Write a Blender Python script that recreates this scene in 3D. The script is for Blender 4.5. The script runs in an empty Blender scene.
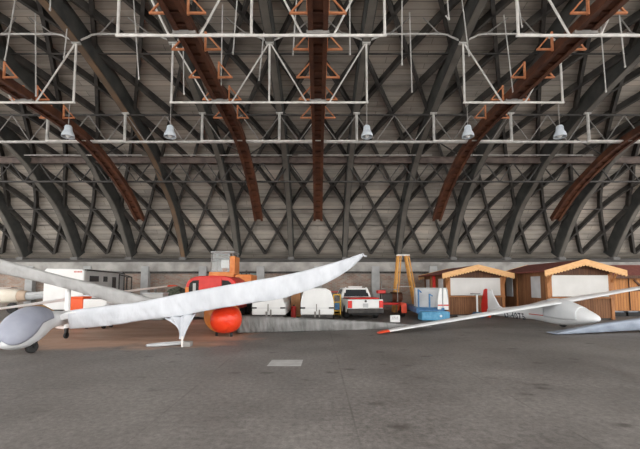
import bpy, math, random
from mathutils import Vector, Matrix
from mathutils.bvhtree import BVHTree
random.seed(7)
C = bpy.context.scene.collection
PI = math.pi
R = math.radians

# ------------------------------------------------------------------ camera constants
F = 355.0; TH = R(4.0); HOR = 286.0; CX = 318.0; CAMZ = 1.5
CY = HOR - F*math.tan(TH)
def ray(x, y):
    v = (CY-y)/F; u = (x-CX)/F
    return u/(math.cos(TH)-v*math.sin(TH)), math.tan(TH+math.atan(v))
def at(x, y, Y):
    a, b = ray(x, y); return Vector((a*Y, Y, CAMZ+b*Y))
def flo(x, y, z=0.0):
    a, b = ray(x, y); Y = (z-CAMZ)/b; return Vector((a*Y, Y, z))

# ------------------------------------------------------------------ materials
def nodes_of(m):
    m.use_nodes = True
    nt = m.node_tree
    return nt, nt.nodes, nt.links, nt.nodes['Principled BSDF']
def ramp(N, stops):
    r = N.new('ShaderNodeValToRGB')
    e = r.color_ramp.elements
    e[0].position, e[0].color = stops[0][0], (*stops[0][1], 1)
    e[1].position, e[1].color = stops[-1][0], (*stops[-1][1], 1)
    for p, c in stops[1:-1]:
        k = e.new(p); k.color = (*c, 1)
    return r
def mat(name, c, c2=None, rough=.6, metal=0, scale=4, bump=0, bscale=None, stretch=None, detail=4, spec=.4, alpha=None, lo=.35, hi=.68):
    m = bpy.data.materials.new(name)
    nt, N, L, b = nodes_of(m)
    b.inputs['Roughness'].default_value = rough
    b.inputs['Metallic'].default_value = metal
    b.inputs['Specular IOR Level'].default_value = spec
    b.inputs['Base Color'].default_value = (*c, 1)
    if alpha is not None: b.inputs['Alpha'].default_value = alpha
    if c2 is not None or bump:
        tc = N.new('ShaderNodeTexCoord'); mp = N.new('ShaderNodeMapping')
        if stretch: mp.inputs['Scale'].default_value = stretch
        L.new(tc.outputs['Object'], mp.inputs['Vector'])
    if c2 is not None:
        n = N.new('ShaderNodeTexNoise'); n.inputs['Scale'].default_value = scale; n.inputs['Detail'].default_value = detail
        L.new(mp.outputs['Vector'], n.inputs['Vector'])
        r = ramp(N, [(lo, c), (hi, c2)])
        L.new(n.outputs['Fac'], r.inputs['Fac']); L.new(r.outputs['Color'], b.inputs['Base Color'])
    if bump:
        n2 = N.new('ShaderNodeTexNoise'); n2.inputs['Scale'].default_value = bscale or scale*3; n2.inputs['Detail'].default_value = 3
        L.new(mp.outputs['Vector'], n2.inputs['Vector'])
        bp = N.new('ShaderNodeBump'); bp.inputs['Strength'].default_value = bump; bp.inputs['Distance'].default_value = .05
        L.new(n2.outputs['Fac'], bp.inputs['Height']); L.new(bp.outputs['Normal'], b.inputs['Normal'])
    return m
def brickmat(name, c1, c2, mortar, bw, rh, ms=.012, uv=False, stain=None, offset=.5, bump=.25):
    m = bpy.data.materials.new(name)
    nt, N, L, b = nodes_of(m)
    b.inputs['Roughness'].default_value = .9; b.inputs['Specular IOR Level'].default_value = .15
    tc = N.new('ShaderNodeTexCoord')
    if uv: vec = tc.outputs['UV']
    else:
        sp = N.new('ShaderNodeSeparateXYZ'); cb = N.new('ShaderNodeCombineXYZ')
        L.new(tc.outputs['Object'], sp.inputs[0]); ad = N.new('ShaderNodeMath'); ad.operation = 'ADD'
        L.new(sp.outputs['X'], ad.inputs[0]); L.new(sp.outputs['Y'], ad.inputs[1])
        L.new(ad.outputs[0], cb.inputs['X']); L.new(sp.outputs['Z'], cb.inputs['Y']); vec = cb.outputs[0]
    br = N.new('ShaderNodeTexBrick')
    br.inputs['Color1'].default_value = (*c1, 1); br.inputs['Color2'].default_value = (*c2, 1); br.inputs['Mortar'].default_value = (*mortar, 1)
    br.inputs['Scale'].default_value = 1; br.inputs['Mortar Size'].default_value = ms; br.inputs['Brick Width'].default_value = bw; br.inputs['Row Height'].default_value = rh
    br.inputs['Mortar Smooth'].default_value = .4
    br.offset = offset
    L.new(vec, br.inputs['Vector'])
    n = N.new('ShaderNodeTexNoise'); n.inputs['Scale'].default_value = .55; n.inputs['Detail'].default_value = 7; n.inputs['Roughness'].default_value = .65
    if uv:
        mp = N.new('ShaderNodeMapping'); mp.inputs['Scale'].default_value = (.35, 1.7, 1); L.new(vec, mp.inputs[0]); L.new(mp.outputs[0], n.inputs['Vector'])
    else: L.new(vec, n.inputs['Vector'])
    r = ramp(N, [(.3, (.4, .4, .4)), (.5, (.95, .95, .95)), (.7, stain or (1.3, 1.25, 1.2))])
    L.new(n.outputs['Fac'], r.inputs['Fac'])
    mx = N.new('ShaderNodeMix'); mx.data_type = 'RGBA'; mx.blend_type = 'MULTIPLY'; mx.inputs[0].default_value = 1
    L.new(br.outputs['Color'], mx.inputs[6]); L.new(r.outputs['Color'], mx.inputs[7]); L.new(mx.outputs[2], b.inputs['Base Color'])
    bp = N.new('ShaderNodeBump'); bp.inputs['Strength'].default_value = bump; bp.inputs['Distance'].default_value = .03; bp.invert = True
    L.new(br.outputs['Fac'], bp.inputs['Height']); L.new(bp.outputs['Normal'], b.inputs['Normal'])
    return m
def plankmat(name, c1, c2, gap, w=.11, vertical=True, rough=.65):
    """boards: a groove every w metres, grain noise stretched along the board"""
    m = bpy.data.materials.new(name)
    nt, N, L, b = nodes_of(m)
    b.inputs['Roughness'].default_value = rough; b.inputs['Specular IOR Level'].default_value = .3
    tc = N.new('ShaderNodeTexCoord'); sp = N.new('ShaderNodeSeparateXYZ'); L.new(tc.outputs['Object'], sp.inputs[0])
    if vertical:
        ad = N.new('ShaderNodeMath'); ad.operation = 'ADD'; L.new(sp.outputs['X'], ad.inputs[0]); L.new(sp.outputs['Y'], ad.inputs[1]); co = ad.outputs[0]
    else: co = sp.outputs['Z']
    dv = N.new('ShaderNodeMath'); dv.operation = 'DIVIDE'; L.new(co, dv.inputs[0]); dv.inputs[1].default_value = w
    fr = N.new('ShaderNodeMath'); fr.operation = 'FRACT'; L.new(dv.outputs[0], fr.inputs[0])
    fl = N.new('ShaderNodeMath'); fl.operation = 'FLOOR'; L.new(dv.outputs[0], fl.inputs[0])
    wn = N.new('ShaderNodeTexWhiteNoise'); wn.noise_dimensions = '1D'; L.new(fl.outputs[0], wn.inputs['W'])
    mp = N.new('ShaderNodeMapping'); mp.inputs['Scale'].default_value = (14, 14, 1.2) if vertical else (1.2, 1.2, 14)
    L.new(tc.outputs['Object'], mp.inputs['Vector'])
    n = N.new('ShaderNodeTexNoise'); n.inputs['Scale'].default_value = 1.6; n.inputs['Detail'].default_value = 5; L.new(mp.outputs[0], n.inputs['Vector'])
    a2 = N.new('ShaderNodeMath'); a2.operation = 'ADD'; L.new(n.outputs['Fac'], a2.inputs[0])
    ml = N.new('ShaderNodeMath'); ml.operation = 'MULTIPLY'; ml.inputs[1].default_value = .3; L.new(wn.outputs['Value'], ml.inputs[0]); L.new(ml.outputs[0], a2.inputs[1])
    r = ramp(N, [(.4, c1), (.9, c2)]); L.new(a2.outputs[0], r.inputs['Fac'])
    lt = N.new('ShaderNodeMath'); lt.operation = 'LESS_THAN'; L.new(fr.outputs[0], lt.inputs[0]); lt.inputs[1].default_value = .09
    mx = N.new('ShaderNodeMix'); mx.data_type = 'RGBA'; L.new(lt.outputs[0], mx.inputs[0]); L.new(r.outputs['Color'], mx.inputs[6]); mx.inputs[7].default_value = (*gap, 1)
    L.new(mx.outputs[2], b.inputs['Base Color'])
    bp = N.new('ShaderNodeBump'); bp.inputs['Strength'].default_value = .5; bp.inputs['Distance'].default_value = .01; bp.invert = True
    L.new(lt.outputs[0], bp.inputs['Height']); L.new(bp.outputs['Normal'], b.inputs['Normal'])
    return m

M = {}
M['rib'] = mat('dark_rib', (.035, .032, .03), (.075, .068, .06), .85, scale=2.5, bump=.2)
M['arch'] = mat('arch_concrete', (.05, .052, .05), (.09, .088, .08), .85, scale=1.6, bump=.25, bscale=9)
M['soffit'] = mat('arch_soffit', (.1, .092, .08), (.16, .145, .125), .8, scale=1.5, bump=.2, bscale=9)
M['arch_warmlit'] = mat('arch_soffit_warm_light', (.12, .088, .064), (.2, .125, .072), .8, scale=1.2, bump=.2, bscale=9)  # warm light on one soffit, put into the colour as brown
M['steel'] = mat('pale_grey_paint', (.42, .41, .39), (.62, .6, .57), .55, scale=5)
M['white_steel'] = mat('white_painted_steel', (.58, .56, .53), (.78, .75, .71), .5, scale=4)
M['dark_steel'] = mat('dark_steel', (.035, .033, .032), (.075, .068, .062), .65, scale=4)
M['mid_steel'] = mat('grey_steel', (.2, .19, .18), (.32, .3, .28), .6, scale=4)
M['rust'] = mat('rust_red_paint', (.06, .02, .01), (.12, .042, .018), .7, scale=3, bump=.2, bscale=30)
M['rust_dark'] = mat('rust_dark', (.07, .022, .012), (.13, .04, .018), .75, scale=3)
M['brown_beam'] = mat('brown_beam', (.11, .085, .075), (.2, .15, .13), .7, scale=3)
M['bracket'] = mat('orange_primer', (.55, .2, .09), (.72, .31, .15), .6, scale=6)
M['concrete'] = mat('wall_concrete', (.26, .25, .235), (.46, .445, .42), .9, scale=1.3, bump=.3, bscale=8)
M['pier'] = mat('pier_concrete', (.36, .37, .37), (.48, .48, .48), .85, scale=2, bump=.2, bscale=10)
M['ledge'] = mat('dark_concrete', (.15, .145, .14), (.26, .25, .24), .9, scale=1.1, bump=.3, bscale=8)
M['roof'] = brickmat('roof_planks', (.48, .43, .375), (.37, .335, .295), (.2, .185, .165), 4.6, .3, .016, uv=True, offset=.37)
M['brick'] = brickmat('bricks', (.33, .2, .15), (.34, .3, .26), (.36, .34, .31), .26, .085, .012)
M['white_cloth'] = mat('white_cloth', (.56, .58, .62), (.68, .7, .74), .75, scale=1.5, bump=.5, bscale=5, stretch=(1.6, 1, .7))
M['grey_cloth'] = mat('silver_cloth', (.36, .355, .35), (.46, .455, .45), .55, scale=2, bump=.6, bscale=7, stretch=(1.5, 1, .6))
M['silver'] = mat('silver_tarpaulin', (.17, .17, .165), (.29, .285, .28), .5, scale=2.5, bump=.7, bscale=7, stretch=(2, 1, .5))
M['bluegrey_cloth'] = mat('blue_grey_cloth', (.25, .29, .36), (.33, .38, .46), .5, scale=2, bump=.4, bscale=6, stretch=(1.2, 1, .7))
M['canopy_cloth'] = mat('canopy_cover_cloth', (.27, .285, .35), (.34, .355, .42), .6, scale=2, bump=.3, bscale=6)
M['gel'] = mat('white_gelcoat', (.76, .77, .78), (.84, .85, .86), .3, scale=2, spec=.5)
M['gel_soft'] = mat('pale_grey_cover', (.66, .68, .7), (.76, .77, .78), .5, scale=2, bump=.2, bscale=4)
M['pink'] = mat('pinkish_white_paint', (.6, .5, .45), (.72, .64, .6), .5, scale=3)
M['redcover'] = mat('glossy_red_cover', (.72, .035, .01), (.8, .06, .015), .3, scale=3, bump=.6, bscale=7, spec=.4)
M['orangecover'] = mat('orange_cover', (.85, .25, .04), (.9, .34, .07), .4, scale=3, bump=.3, bscale=8)
M['red'] = mat('red_paint', (.6, .025, .02), (.7, .04, .03), .35, scale=3)
M['redtip'] = mat('orange_red_paint', (.75, .07, .03), (.82, .1, .04), .4, scale=3)
M['black'] = mat('black_rubber', (.02, .02, .02), (.035, .035, .035), .8, scale=6)
M['darkglass'] = mat('dark_glass', (.03, .035, .04), None, .12, spec=.6)
M['glass'] = mat('clear_glass', (.6, .65, .65), None, .05, alpha=.22, spec=.6)
M['white'] = mat('white_paint', (.78, .78, .77), (.85, .85, .84), .4, scale=2)
M['board'] = mat('white_shutter', (.62, .61, .59), (.7, .69, .67), .6, scale=1.5)
M['grey'] = mat('grey_paint_and_shade', (.42, .42, .41), (.5, .5, .49), .6, scale=2)
M['palegrey'] = mat('pale_grey_sheet', (.45, .46, .47), (.55, .56, .57), .55, scale=2)
M['plate'] = mat('light_steel_plate', (.36, .35, .34), (.44, .43, .42), .6, scale=6)
M['orange'] = mat('orange_machine_paint', (.7, .2, .04), (.8, .3, .09), .45, scale=3)
M['orangered'] = mat('orange_red_plastic', (.85, .1, .02), (.9, .14, .03), .4, scale=3)
M['yellow'] = mat('yellow_paint', (.72, .42, .05), (.8, .52, .1), .5, scale=3)
M['ladder'] = mat('ladder_wood', (.6, .27, .05), (.75, .4, .11), .55, scale=6, stretch=(6, 6, 1))
M['blue'] = mat('blue_paint', (.04, .14, .3), (.08, .22, .4), .5, scale=5)
M['brightblue'] = mat('bright_blue_sheet', (.07, .27, .46), (.14, .38, .58), .4, scale=7)
M['ochre'] = mat('ochre_wood', (.5, .28, .08), (.6, .36, .12), .7, scale=5)
M['cream'] = mat('cream_cover', (.78, .7, .58), (.85, .8, .7), .6, scale=3)
M['tan'] = mat('tan_cover', (.55, .4, .3), (.62, .48, .36), .7, scale=3)
M['green'] = mat('dark_green_net', (.035, .045, .03), (.12, .13, .09), .9, scale=9, bump=.6, bscale=20)
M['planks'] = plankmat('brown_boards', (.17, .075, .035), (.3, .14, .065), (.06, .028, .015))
M['planks_lit'] = plankmat('orange_boards_lit', (.42, .17, .055), (.6, .27, .09), (.12, .05, .02), .16)  # orange wood, with the light on the shed walls put into the colour
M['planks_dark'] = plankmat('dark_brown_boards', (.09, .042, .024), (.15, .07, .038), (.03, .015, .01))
M['timber'] = mat('orange_timber', (.34, .14, .05), (.48, .21, .08), .6, scale=4, stretch=(5, 5, 1))
M['fascia'] = mat('pale_orange_timber', (.7, .37, .15), (.82, .5, .24), .6, scale=5, stretch=(1, 5, 5))
M['rooffelt'] = mat('red_brown_roofing', (.17, .045, .035), (.25, .075, .055), .85, scale=8)
M['plywood'] = mat('plywood', (.42, .2, .09), (.52, .27, .13), .7, scale=3)
M['lampglass'] = mat('lamp_grey_blue', (.5, .55, .6), (.62, .66, .7), .35, scale=4)
M['teal'] = mat('grey_green_panes', (.2, .27, .26), (.32, .4, .38), .3, scale=2)
M['lampred'] = mat('tail_lamp_red', (.7, .03, .02), None, .25)
M['lettering'] = mat('dark_lettering', (.07, .075, .09), None, .5)
M['redletter'] = mat('red_lettering', (.6, .08, .06), None, .5)
M['greyprint'] = mat('grey_print', (.4, .4, .38), None, .6)

def creases(m, scale, strength, rot):
    nt, N, L, b = nodes_of(m)
    tc = N.new('ShaderNodeTexCoord'); mp = N.new('ShaderNodeMapping'); mp.inputs['Rotation'].default_value = rot
    L.new(tc.outputs['Object'], mp.inputs[0])
    w_ = N.new('ShaderNodeTexWave'); w_.inputs['Scale'].default_value = scale; w_.inputs['Distortion'].default_value = 7; w_.inputs['Detail'].default_value = 2; w_.inputs['Detail Scale'].default_value = .7
    L.new(mp.outputs[0], w_.inputs['Vector'])
    bp = N.new('ShaderNodeBump'); bp.inputs['Strength'].default_value = strength; bp.inputs['Distance'].default_value = .04
    L.new(w_.outputs['Fac'], bp.inputs['Height'])
    old = b.inputs['Normal'].links[0].from_socket if b.inputs['Normal'].is_linked else None
    if old: L.new(old, bp.inputs['Normal'])
    L.new(bp.outputs[0], b.inputs['Normal'])
creases(M['white_cloth'], 1.1, .25, (0, R(35), 0))
creases(M['silver'], 2.2, .22, (0, R(15), 0))
creases(M['grey_cloth'], 1.0, .3, (0, R(-20), 0))
creases(M['bluegrey_cloth'], .9, .3, (0, R(60), 0))

# floor: worn concrete slabs, dark oil spots, brown area by the gliders
def floor_material():
    m = bpy.data.materials.new('worn_concrete_floor')
    nt, N, L, b = nodes_of(m)
    tc = N.new('ShaderNodeTexCoord'); O = tc.outputs['Object']
    def noise(s, d=6, r=.6, st=None, w=None):
        n = N.new('ShaderNodeTexNoise'); n.inputs['Scale'].default_value = s; n.inputs['Detail'].default_value = d; n.inputs['Roughness'].default_value = r
        mp = N.new('ShaderNodeMapping'); mp.inputs['Scale'].default_value = st or (1, 1, 1); mp.inputs['Location'].default_value = w or (0, 0, 0)
        L.new(O, mp.inputs[0]); L.new(mp.outputs[0], n.inputs['Vector']); return n.outputs['Fac']
    def mix(f, a, c, bt='MIX'):
        x = N.new('ShaderNodeMix'); x.data_type = 'RGBA'; x.blend_type = bt
        if isinstance(f, float): x.inputs[0].default_value = f
        else: L.new(f, x.inputs[0])
        for i, s in ((6, a), (7, c)):
            if isinstance(s, tuple): x.inputs[i].default_value = (*s, 1)
            else: L.new(s, x.inputs[i])
        return x.outputs[2]
    def rmp(f, *stops):
        r = ramp(N, list(stops)); L.new(f, r.inputs[0]); return r.outputs[0]
    def mth(op, a, c):
        x = N.new('ShaderNodeMath'); x.operation = op
        for i, s in ((0, a), (1, c)):
            if isinstance(s, (int, float)): x.inputs[i].default_value = s
            else: L.new(s, x.inputs[i])
        return x.outputs[0]
    g = lambda v: (v, v, v)
    base = rmp(noise(.5, 8, .7), (.3, (.115, .105, .097)), (.5, (.175, .16, .15)), (.7, (.235, .218, .203)))
    base = mix(1.0, base, rmp(noise(14, 6, .75), (.3, g(.62)), (.7, g(1.3))), 'MULTIPLY')
    base = mix(1.0, base, rmp(noise(60, 3, .7), (.3, g(.85)), (.7, g(1.15))), 'MULTIPLY')
    # oil spots
    v = N.new('ShaderNodeTexVoronoi'); v.inputs['Scale'].default_value = 1.9; v.feature = 'F1'
    mp = N.new('ShaderNodeMapping'); mp.inputs['Scale'].default_value = (.8, 1.25, 1); L.new(O, mp.inputs[0]); L.new(mp.outputs[0], v.inputs['Vector'])
    d = mth('ADD', v.outputs['Distance'], mth('MULTIPLY', noise(9, 3), .35))
    spots = rmp(d, (.24, g(1)), (.42, g(0)))
    sel = rmp(noise(.55, 2, .5, w=(5.3, 2.1, 0)), (.44, g(0)), (.54, g(1)))
    base = mix(mth('MULTIPLY', mth('MULTIPLY', spots, sel), .75), base, (.06, .05, .045))
    # brown patch with a noisy edge
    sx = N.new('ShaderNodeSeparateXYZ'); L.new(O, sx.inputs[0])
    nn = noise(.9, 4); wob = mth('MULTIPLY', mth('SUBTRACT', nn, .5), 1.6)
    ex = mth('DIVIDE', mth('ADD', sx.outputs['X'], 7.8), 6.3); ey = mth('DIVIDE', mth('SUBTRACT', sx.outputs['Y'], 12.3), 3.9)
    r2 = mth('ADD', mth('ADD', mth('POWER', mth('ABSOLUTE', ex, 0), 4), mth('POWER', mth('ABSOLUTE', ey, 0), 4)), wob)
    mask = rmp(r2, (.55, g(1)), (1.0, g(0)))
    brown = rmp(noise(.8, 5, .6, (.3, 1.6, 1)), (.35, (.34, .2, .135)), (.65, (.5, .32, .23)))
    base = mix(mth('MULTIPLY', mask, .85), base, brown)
    # slab joints
    br = N.new('ShaderNodeTexBrick'); br.offset = 0
    mp = N.new('ShaderNodeMapping'); mp.inputs['Location'].default_value = (1.83, 2.0, 0); L.new(O, mp.inputs[0]); L.new(mp.outputs[0], br.inputs['Vector'])
    br.inputs['Scale'].default_value = 1; br.inputs['Brick Width'].default_value = 2.23; br.inputs['Row Height'].default_value = 3.65; br.inputs['Mortar Size'].default_value = .012
    jn = rmp(noise(1.3, 4), (.38, g(.05)), (.62, g(.6)))
    base = mix(mth('MULTIPLY', br.outputs['Fac'], jn), base, (.09, .08, .075))
    # pale scuffs
    sc = rmp(noise(3.5, 8, .8, (.5, 1.4, 1)), (.6, g(0)), (.72, g(1)))
    base = mix(mth('MULTIPLY', sc, .3), base, (.4, .38, .35))
    L.new(base, b.inputs['Base Color'])
    b.inputs['Specular IOR Level'].default_value = .35
    L.new(rmp(noise(2, 5), (.3, g(.5)), (.7, g(.72))), b.inputs['Roughness'])
    bp = N.new('ShaderNodeBump'); bp.inputs['Strength'].default_value = .18; bp.inputs['Distance'].default_value = .02
    L.new(noise(25, 5), bp.inputs['Height']); L.new(bp.outputs[0], b.inputs['Normal'])
    return m
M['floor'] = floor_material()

# ------------------------------------------------------------------ mesh builder
class MB:
    def __init__(s): s.v = []; s.f = []; s.uv = None
    def add(s, vs, fs):
        o = len(s.v); s.v += [Vector(p) for p in vs]; s.f += [tuple(i+o for i in f) for f in fs]; return s
    def box(s, c, d, rz=0, m=None):
        hx, hy, hz = d[0]/2, d[1]/2, d[2]/2
        vs = [Vector((x, y, z)) for z in (-hz, hz) for x, y in ((-hx, -hy), (hx, -hy), (hx, hy), (-hx, hy))]
        if rz: q = Matrix.Rotation(rz, 3, 'Z'); vs = [q @ p for p in vs]
        if m is not None: vs = [m @ p for p in vs]
        return s.add([p+Vector(c) for p in vs], [(3, 2, 1, 0), (4, 5, 6, 7), (0, 1, 5, 4), (1, 2, 6, 5), (2, 3, 7, 6), (3, 0, 4, 7)])
    def bb(s, x0, x1, y0, y1, z0, z1): return s.box(((x0+x1)/2, (y0+y1)/2, (z0+z1)/2), (x1-x0, y1-y0, z1-z0))
    def bar(s, p, q, w, h=None, up=(0, 0, 1)):
        p, q = Vector(p), Vector(q); h = h or w; t = (q-p).normalized(); u = Vector(up)
        if abs(t.dot(u)) > .98: u = Vector((0, 1, 0))
        a = t.cross(u).normalized(); b = a.cross(t).normalized()
        vs = [e+a*(i*w/2)+b*(j*h/2) for e in (p, q) for i, j in ((-1, -1), (1, -1), (1, 1), (-1, 1))]
        return s.add(vs, [(3, 2, 1, 0), (4, 5, 6, 7), (0, 1, 5, 4), (1, 2, 6, 5), (2, 3, 7, 6), (3, 0, 4, 7)])
    def tube(s, pts, r, n=8, r2=None):
        pts = [Vector(p) for p in pts]; rings = []
        for i, p in enumerate(pts):
            t = (pts[min(i+1, len(pts)-1)]-pts[max(i-1, 0)]).normalized()
            u = Vector((0, 0, 1)) if abs(t.z) < .9 else Vector((0, 1, 0))
            a = t.cross(u).normalized(); b = a.cross(t)
            rr = r if r2 is None else r+(r2-r)*i/(len(pts)-1)
            rings.append([p+(a*math.cos(2*PI*k/n)+b*math.sin(2*PI*k/n))*rr for k in range(n)])
        return s.loft(rings)
    def loft(s, rings, cap=True, closed=True):
        n = len(rings[0]); o = len(s.v); s.v += [Vector(p) for r in rings for p in r]
        for i in range(len(rings)-1):
            for k in range(n if closed else n-1):
                s.f.append((o+i*n+k, o+i*n+(k+1) % n, o+(i+1)*n+(k+1) % n, o+(i+1)*n+k))
        if cap and closed:
            s.f.append(tuple(o+k for k in reversed(range(n)))); s.f.append(tuple(o+(len(rings)-1)*n+k for k in range(n)))
        return s
    def prism(s, pts, fn, w0, w1):
        """polygon pts (u, v) swept from w0 to w1; fn(u, v, w) gives the point"""
        n = len(pts)
        return s.loft([[fn(u, v, w0) for u, v in pts], [fn(u, v, w1) for u, v in pts]])
    def lathe(s, prof, c=(0, 0, 0), n=20, axis='z'):
        c = Vector(c); rings = []
        for r, z in prof:
            ring = []
            for k in range(n):
                a = 2*PI*k/n; x, y = r*math.cos(a), r*math.sin(a)
                ring.append(c+(Vector((x, y, z)) if axis == 'z' else Vector((z, x, y)) if axis == 'x' else Vector((y, z, x))))
            rings.append(ring)
        return s.loft(rings)
    def xf(s, m):
        s.v = [m @ p for p in s.v]; return s

ROOT = {}
def fin(me, mb, material, smooth):
    me.from_pydata([tuple(p) for p in mb.v], [], mb.f)
    if mb.uv:
        uvl = me.uv_layers.new(name='UVMap')
        for lp in me.loops: uvl.data[lp.index].uv = mb.uv[lp.vertex_index]
    me.materials.append(material)
    import bmesh
    bm = bmesh.new(); bm.from_mesh(me); bmesh.ops.recalc_face_normals(bm, faces=bm.faces); bm.to_mesh(me); bm.free()
    if smooth:
        me.polygons.foreach_set('use_smooth', [True]*len(me.polygons))
        me.set_sharp_from_angle(angle=R(smooth if smooth is not True else 38))
    me.update()
def part(name, mb, material, parent, smooth=False, bevel=0, label=None, local=False, solid=0, sub=0):
    me = bpy.data.meshes.new(name)
    root = parent
    while root.parent: root = root.parent
    inv = Matrix.Identity(4) if local else ROOT[root.name].inverted()
    mb.v = [inv @ p for p in mb.v]
    fin(me, mb, material if not isinstance(material, str) else M[material], smooth)
    o = bpy.data.objects.new(name, me); C.objects.link(o); o.parent = parent
    mods(o, bevel, solid, sub)
    if label: o['label'] = label
    return o
def mods(o, bevel, solid, sub):
    if solid:
        k = o.modifiers.new('solid', 'SOLIDIFY'); k.thickness = solid; k.offset = 0
    if sub:
        k = o.modifiers.new('sub', 'SUBSURF'); k.levels = sub; k.render_levels = sub
    if bevel:
        k = o.modifiers.new('bevel', 'BEVEL'); k.width = bevel; k.segments = 2; k.limit_method = 'ANGLE'; k.angle_limit = R(40)
def tag(o, label, cat, group=None, kind=None):
    if label: o['label'] = label
    if cat: o['category'] = cat
    if group: o['group'] = group
    if kind: o['kind'] = kind
    return o
def thing(name, label, cat, loc=(0, 0, 0), rz=0, group=None, kind=None):
    o = bpy.data.objects.new(name, None); C.objects.link(o)
    o.location = loc; o.rotation_euler = (0, 0, rz); o.empty_display_size = .2
    ROOT[o.name] = Matrix.Translation(Vector(loc)) @ Matrix.Rotation(rz, 4, 'Z')
    return tag(o, label, cat, group, kind)
def single(name, mb, material, label, cat, group=None, kind=None, smooth=False, bevel=0, solid=0, origin=True, sub=0):
    me = bpy.data.meshes.new(name)
    loc = Vector((0, 0, 0))
    if origin:
        xs = [p.x for p in mb.v]; ys = [p.y for p in mb.v]; zs = [p.z for p in mb.v]
        loc = Vector(((min(xs)+max(xs))/2, (min(ys)+max(ys))/2, min(zs)))
        mb.v = [p-loc for p in mb.v]
    fin(me, mb, M[material], smooth)
    o = bpy.data.objects.new(name, me); C.objects.link(o); o.location = loc
    ROOT[o.name] = Matrix.Translation(loc)
    mods(o, bevel, solid, sub)
    return tag(o, label, cat, group, kind)
def copy_tree(o, parent=None):
    c = o.copy(); C.objects.link(c); c.parent = parent
    for ch in list(o.children): copy_tree(ch, c)
    return c
def catmull(P, n):
    """resample a polyline of tuples smoothly, n pieces per span"""
    out = []; P = [tuple(p) for p in P]
    for i in range(len(P)-1):
        p0 = P[max(i-1, 0)]; p1 = P[i]; p2 = P[i+1]; p3 = P[min(i+2, len(P)-1)]
        for k in range(n):
            t = k/n
            out.append(tuple(.5*((2*b)+(c-a)*t+(2*a-5*b+4*c-d)*t*t+(-a+3*b-3*c+d)*t**3) for a, b, c, d in zip(p0, p1, p2, p3)))
    out.append(P[-1]); return out
def lin(P, x):
    for (a, va), (b, vb) in zip(P, P[1:]):
        if x <= b: return va+(vb-va)*(x-a)/(b-a)
    return P[-1][1]

# ------------------------------------------------------------------ the hall
BAY = 3.65; WALLY = 22.6; YSP = 24.0
XL, XR = -27.5, 27.5
single('floor', MB().bb(XL-3, XR+3, -14, 26, -.2, 0), 'floor', 'grey worn concrete hangar floor with oil spots and brown area', 'floor', kind='structure', origin=False)
patch = MB(); q = [flo(267, 366), flo(301, 366), flo(303, 360), flo(272, 360)]
patch.prism([(p.x, p.y) for p in q], lambda u, v, w: Vector((u, v, w)), .0, .004)
part('floor_plate', patch, 'plate', bpy.data.objects['floor'], label='pale rectangular plate set in the floor', local=True)

# soffit curve of the arches (Y, Z), springing to crown, then mirrored a little way
prof = [(24.0, 3.4), (22.15, 6.15), (20.4, 7.5), (19.2, 8.47), (16.3, 9.7), (12.8, 10.68), (9.2, 11.12), (7.0, 11.2), (4.0, 11.05), (.5, 10.45), (-3.0, 9.3)]
cur = catmull(prof, 10)
def offset(curve, d):
    out = []
    for i, (y, z) in enumerate(curve):
        a = curve[max(i-1, 0)]; b = curve[min(i+1, len(curve)-1)]
        ty, tz = b[0]-a[0], b[1]-a[1]; l = math.hypot(ty, tz)
        out.append((y+tz/l*d, z-ty/l*d))        # outward: away from the hall
    return out
def soffit(Y):
    P = sorted(cur); return lin(P, Y)
arch_out = offset(cur, .84)
shell_in = offset(cur, .82); shell_out = offset(cur, 1.02)
shell_in = [(26.2, 3.3)]+shell_in; shell_out = [(26.4, 3.3)]+shell_out
ceil = thing('ceiling', 'arched grey plank roof shell with dark crossing lattice ribs', 'ceiling', (0, 12, 0), kind='structure')
sh = MB(); sh.uv = []
nx = 24
def arclen(curve):
    s = [0]
    for a, b in zip(curve, curve[1:]): s.append(s[-1]+math.hypot(b[0]-a[0], b[1]-a[1]))
    return s
sl = arclen(shell_in)
for i, (y, z) in enumerate(shell_in):
    for k in range(nx+1):
        x = XL+(XR-XL)*k/nx; sh.v.append(Vector((x, y, z))); sh.uv.append((x, sl[i]))
n1 = len(sh.v)
for i, (y, z) in enumerate(shell_out):
    for k in range(nx+1):
        x = XL+(XR-XL)*k/nx; sh.v.append(Vector((x, y, z))); sh.uv.append((x, sl[i]))
w = nx+1; rows = len(shell_in)
for base in (0, n1):
    for i in range(rows-1):
        for k in range(nx): sh.f.append((base+i*w+k, base+i*w+k+1, base+(i+1)*w+k+1, base+(i+1)*w+k))
for i in range(rows-1):
    for k in (0, nx): sh.f.append((i*w+k, (i+1)*w+k, n1+(i+1)*w+k, n1+i*w+k))
for k in range(nx):
    for i in (0, rows-1): sh.f.append((i*w+k, i*w+k+1, n1+i*w+k+1, n1+i*w+k))
part('roof_shell', sh, 'roof', ceil, smooth=True)

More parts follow.
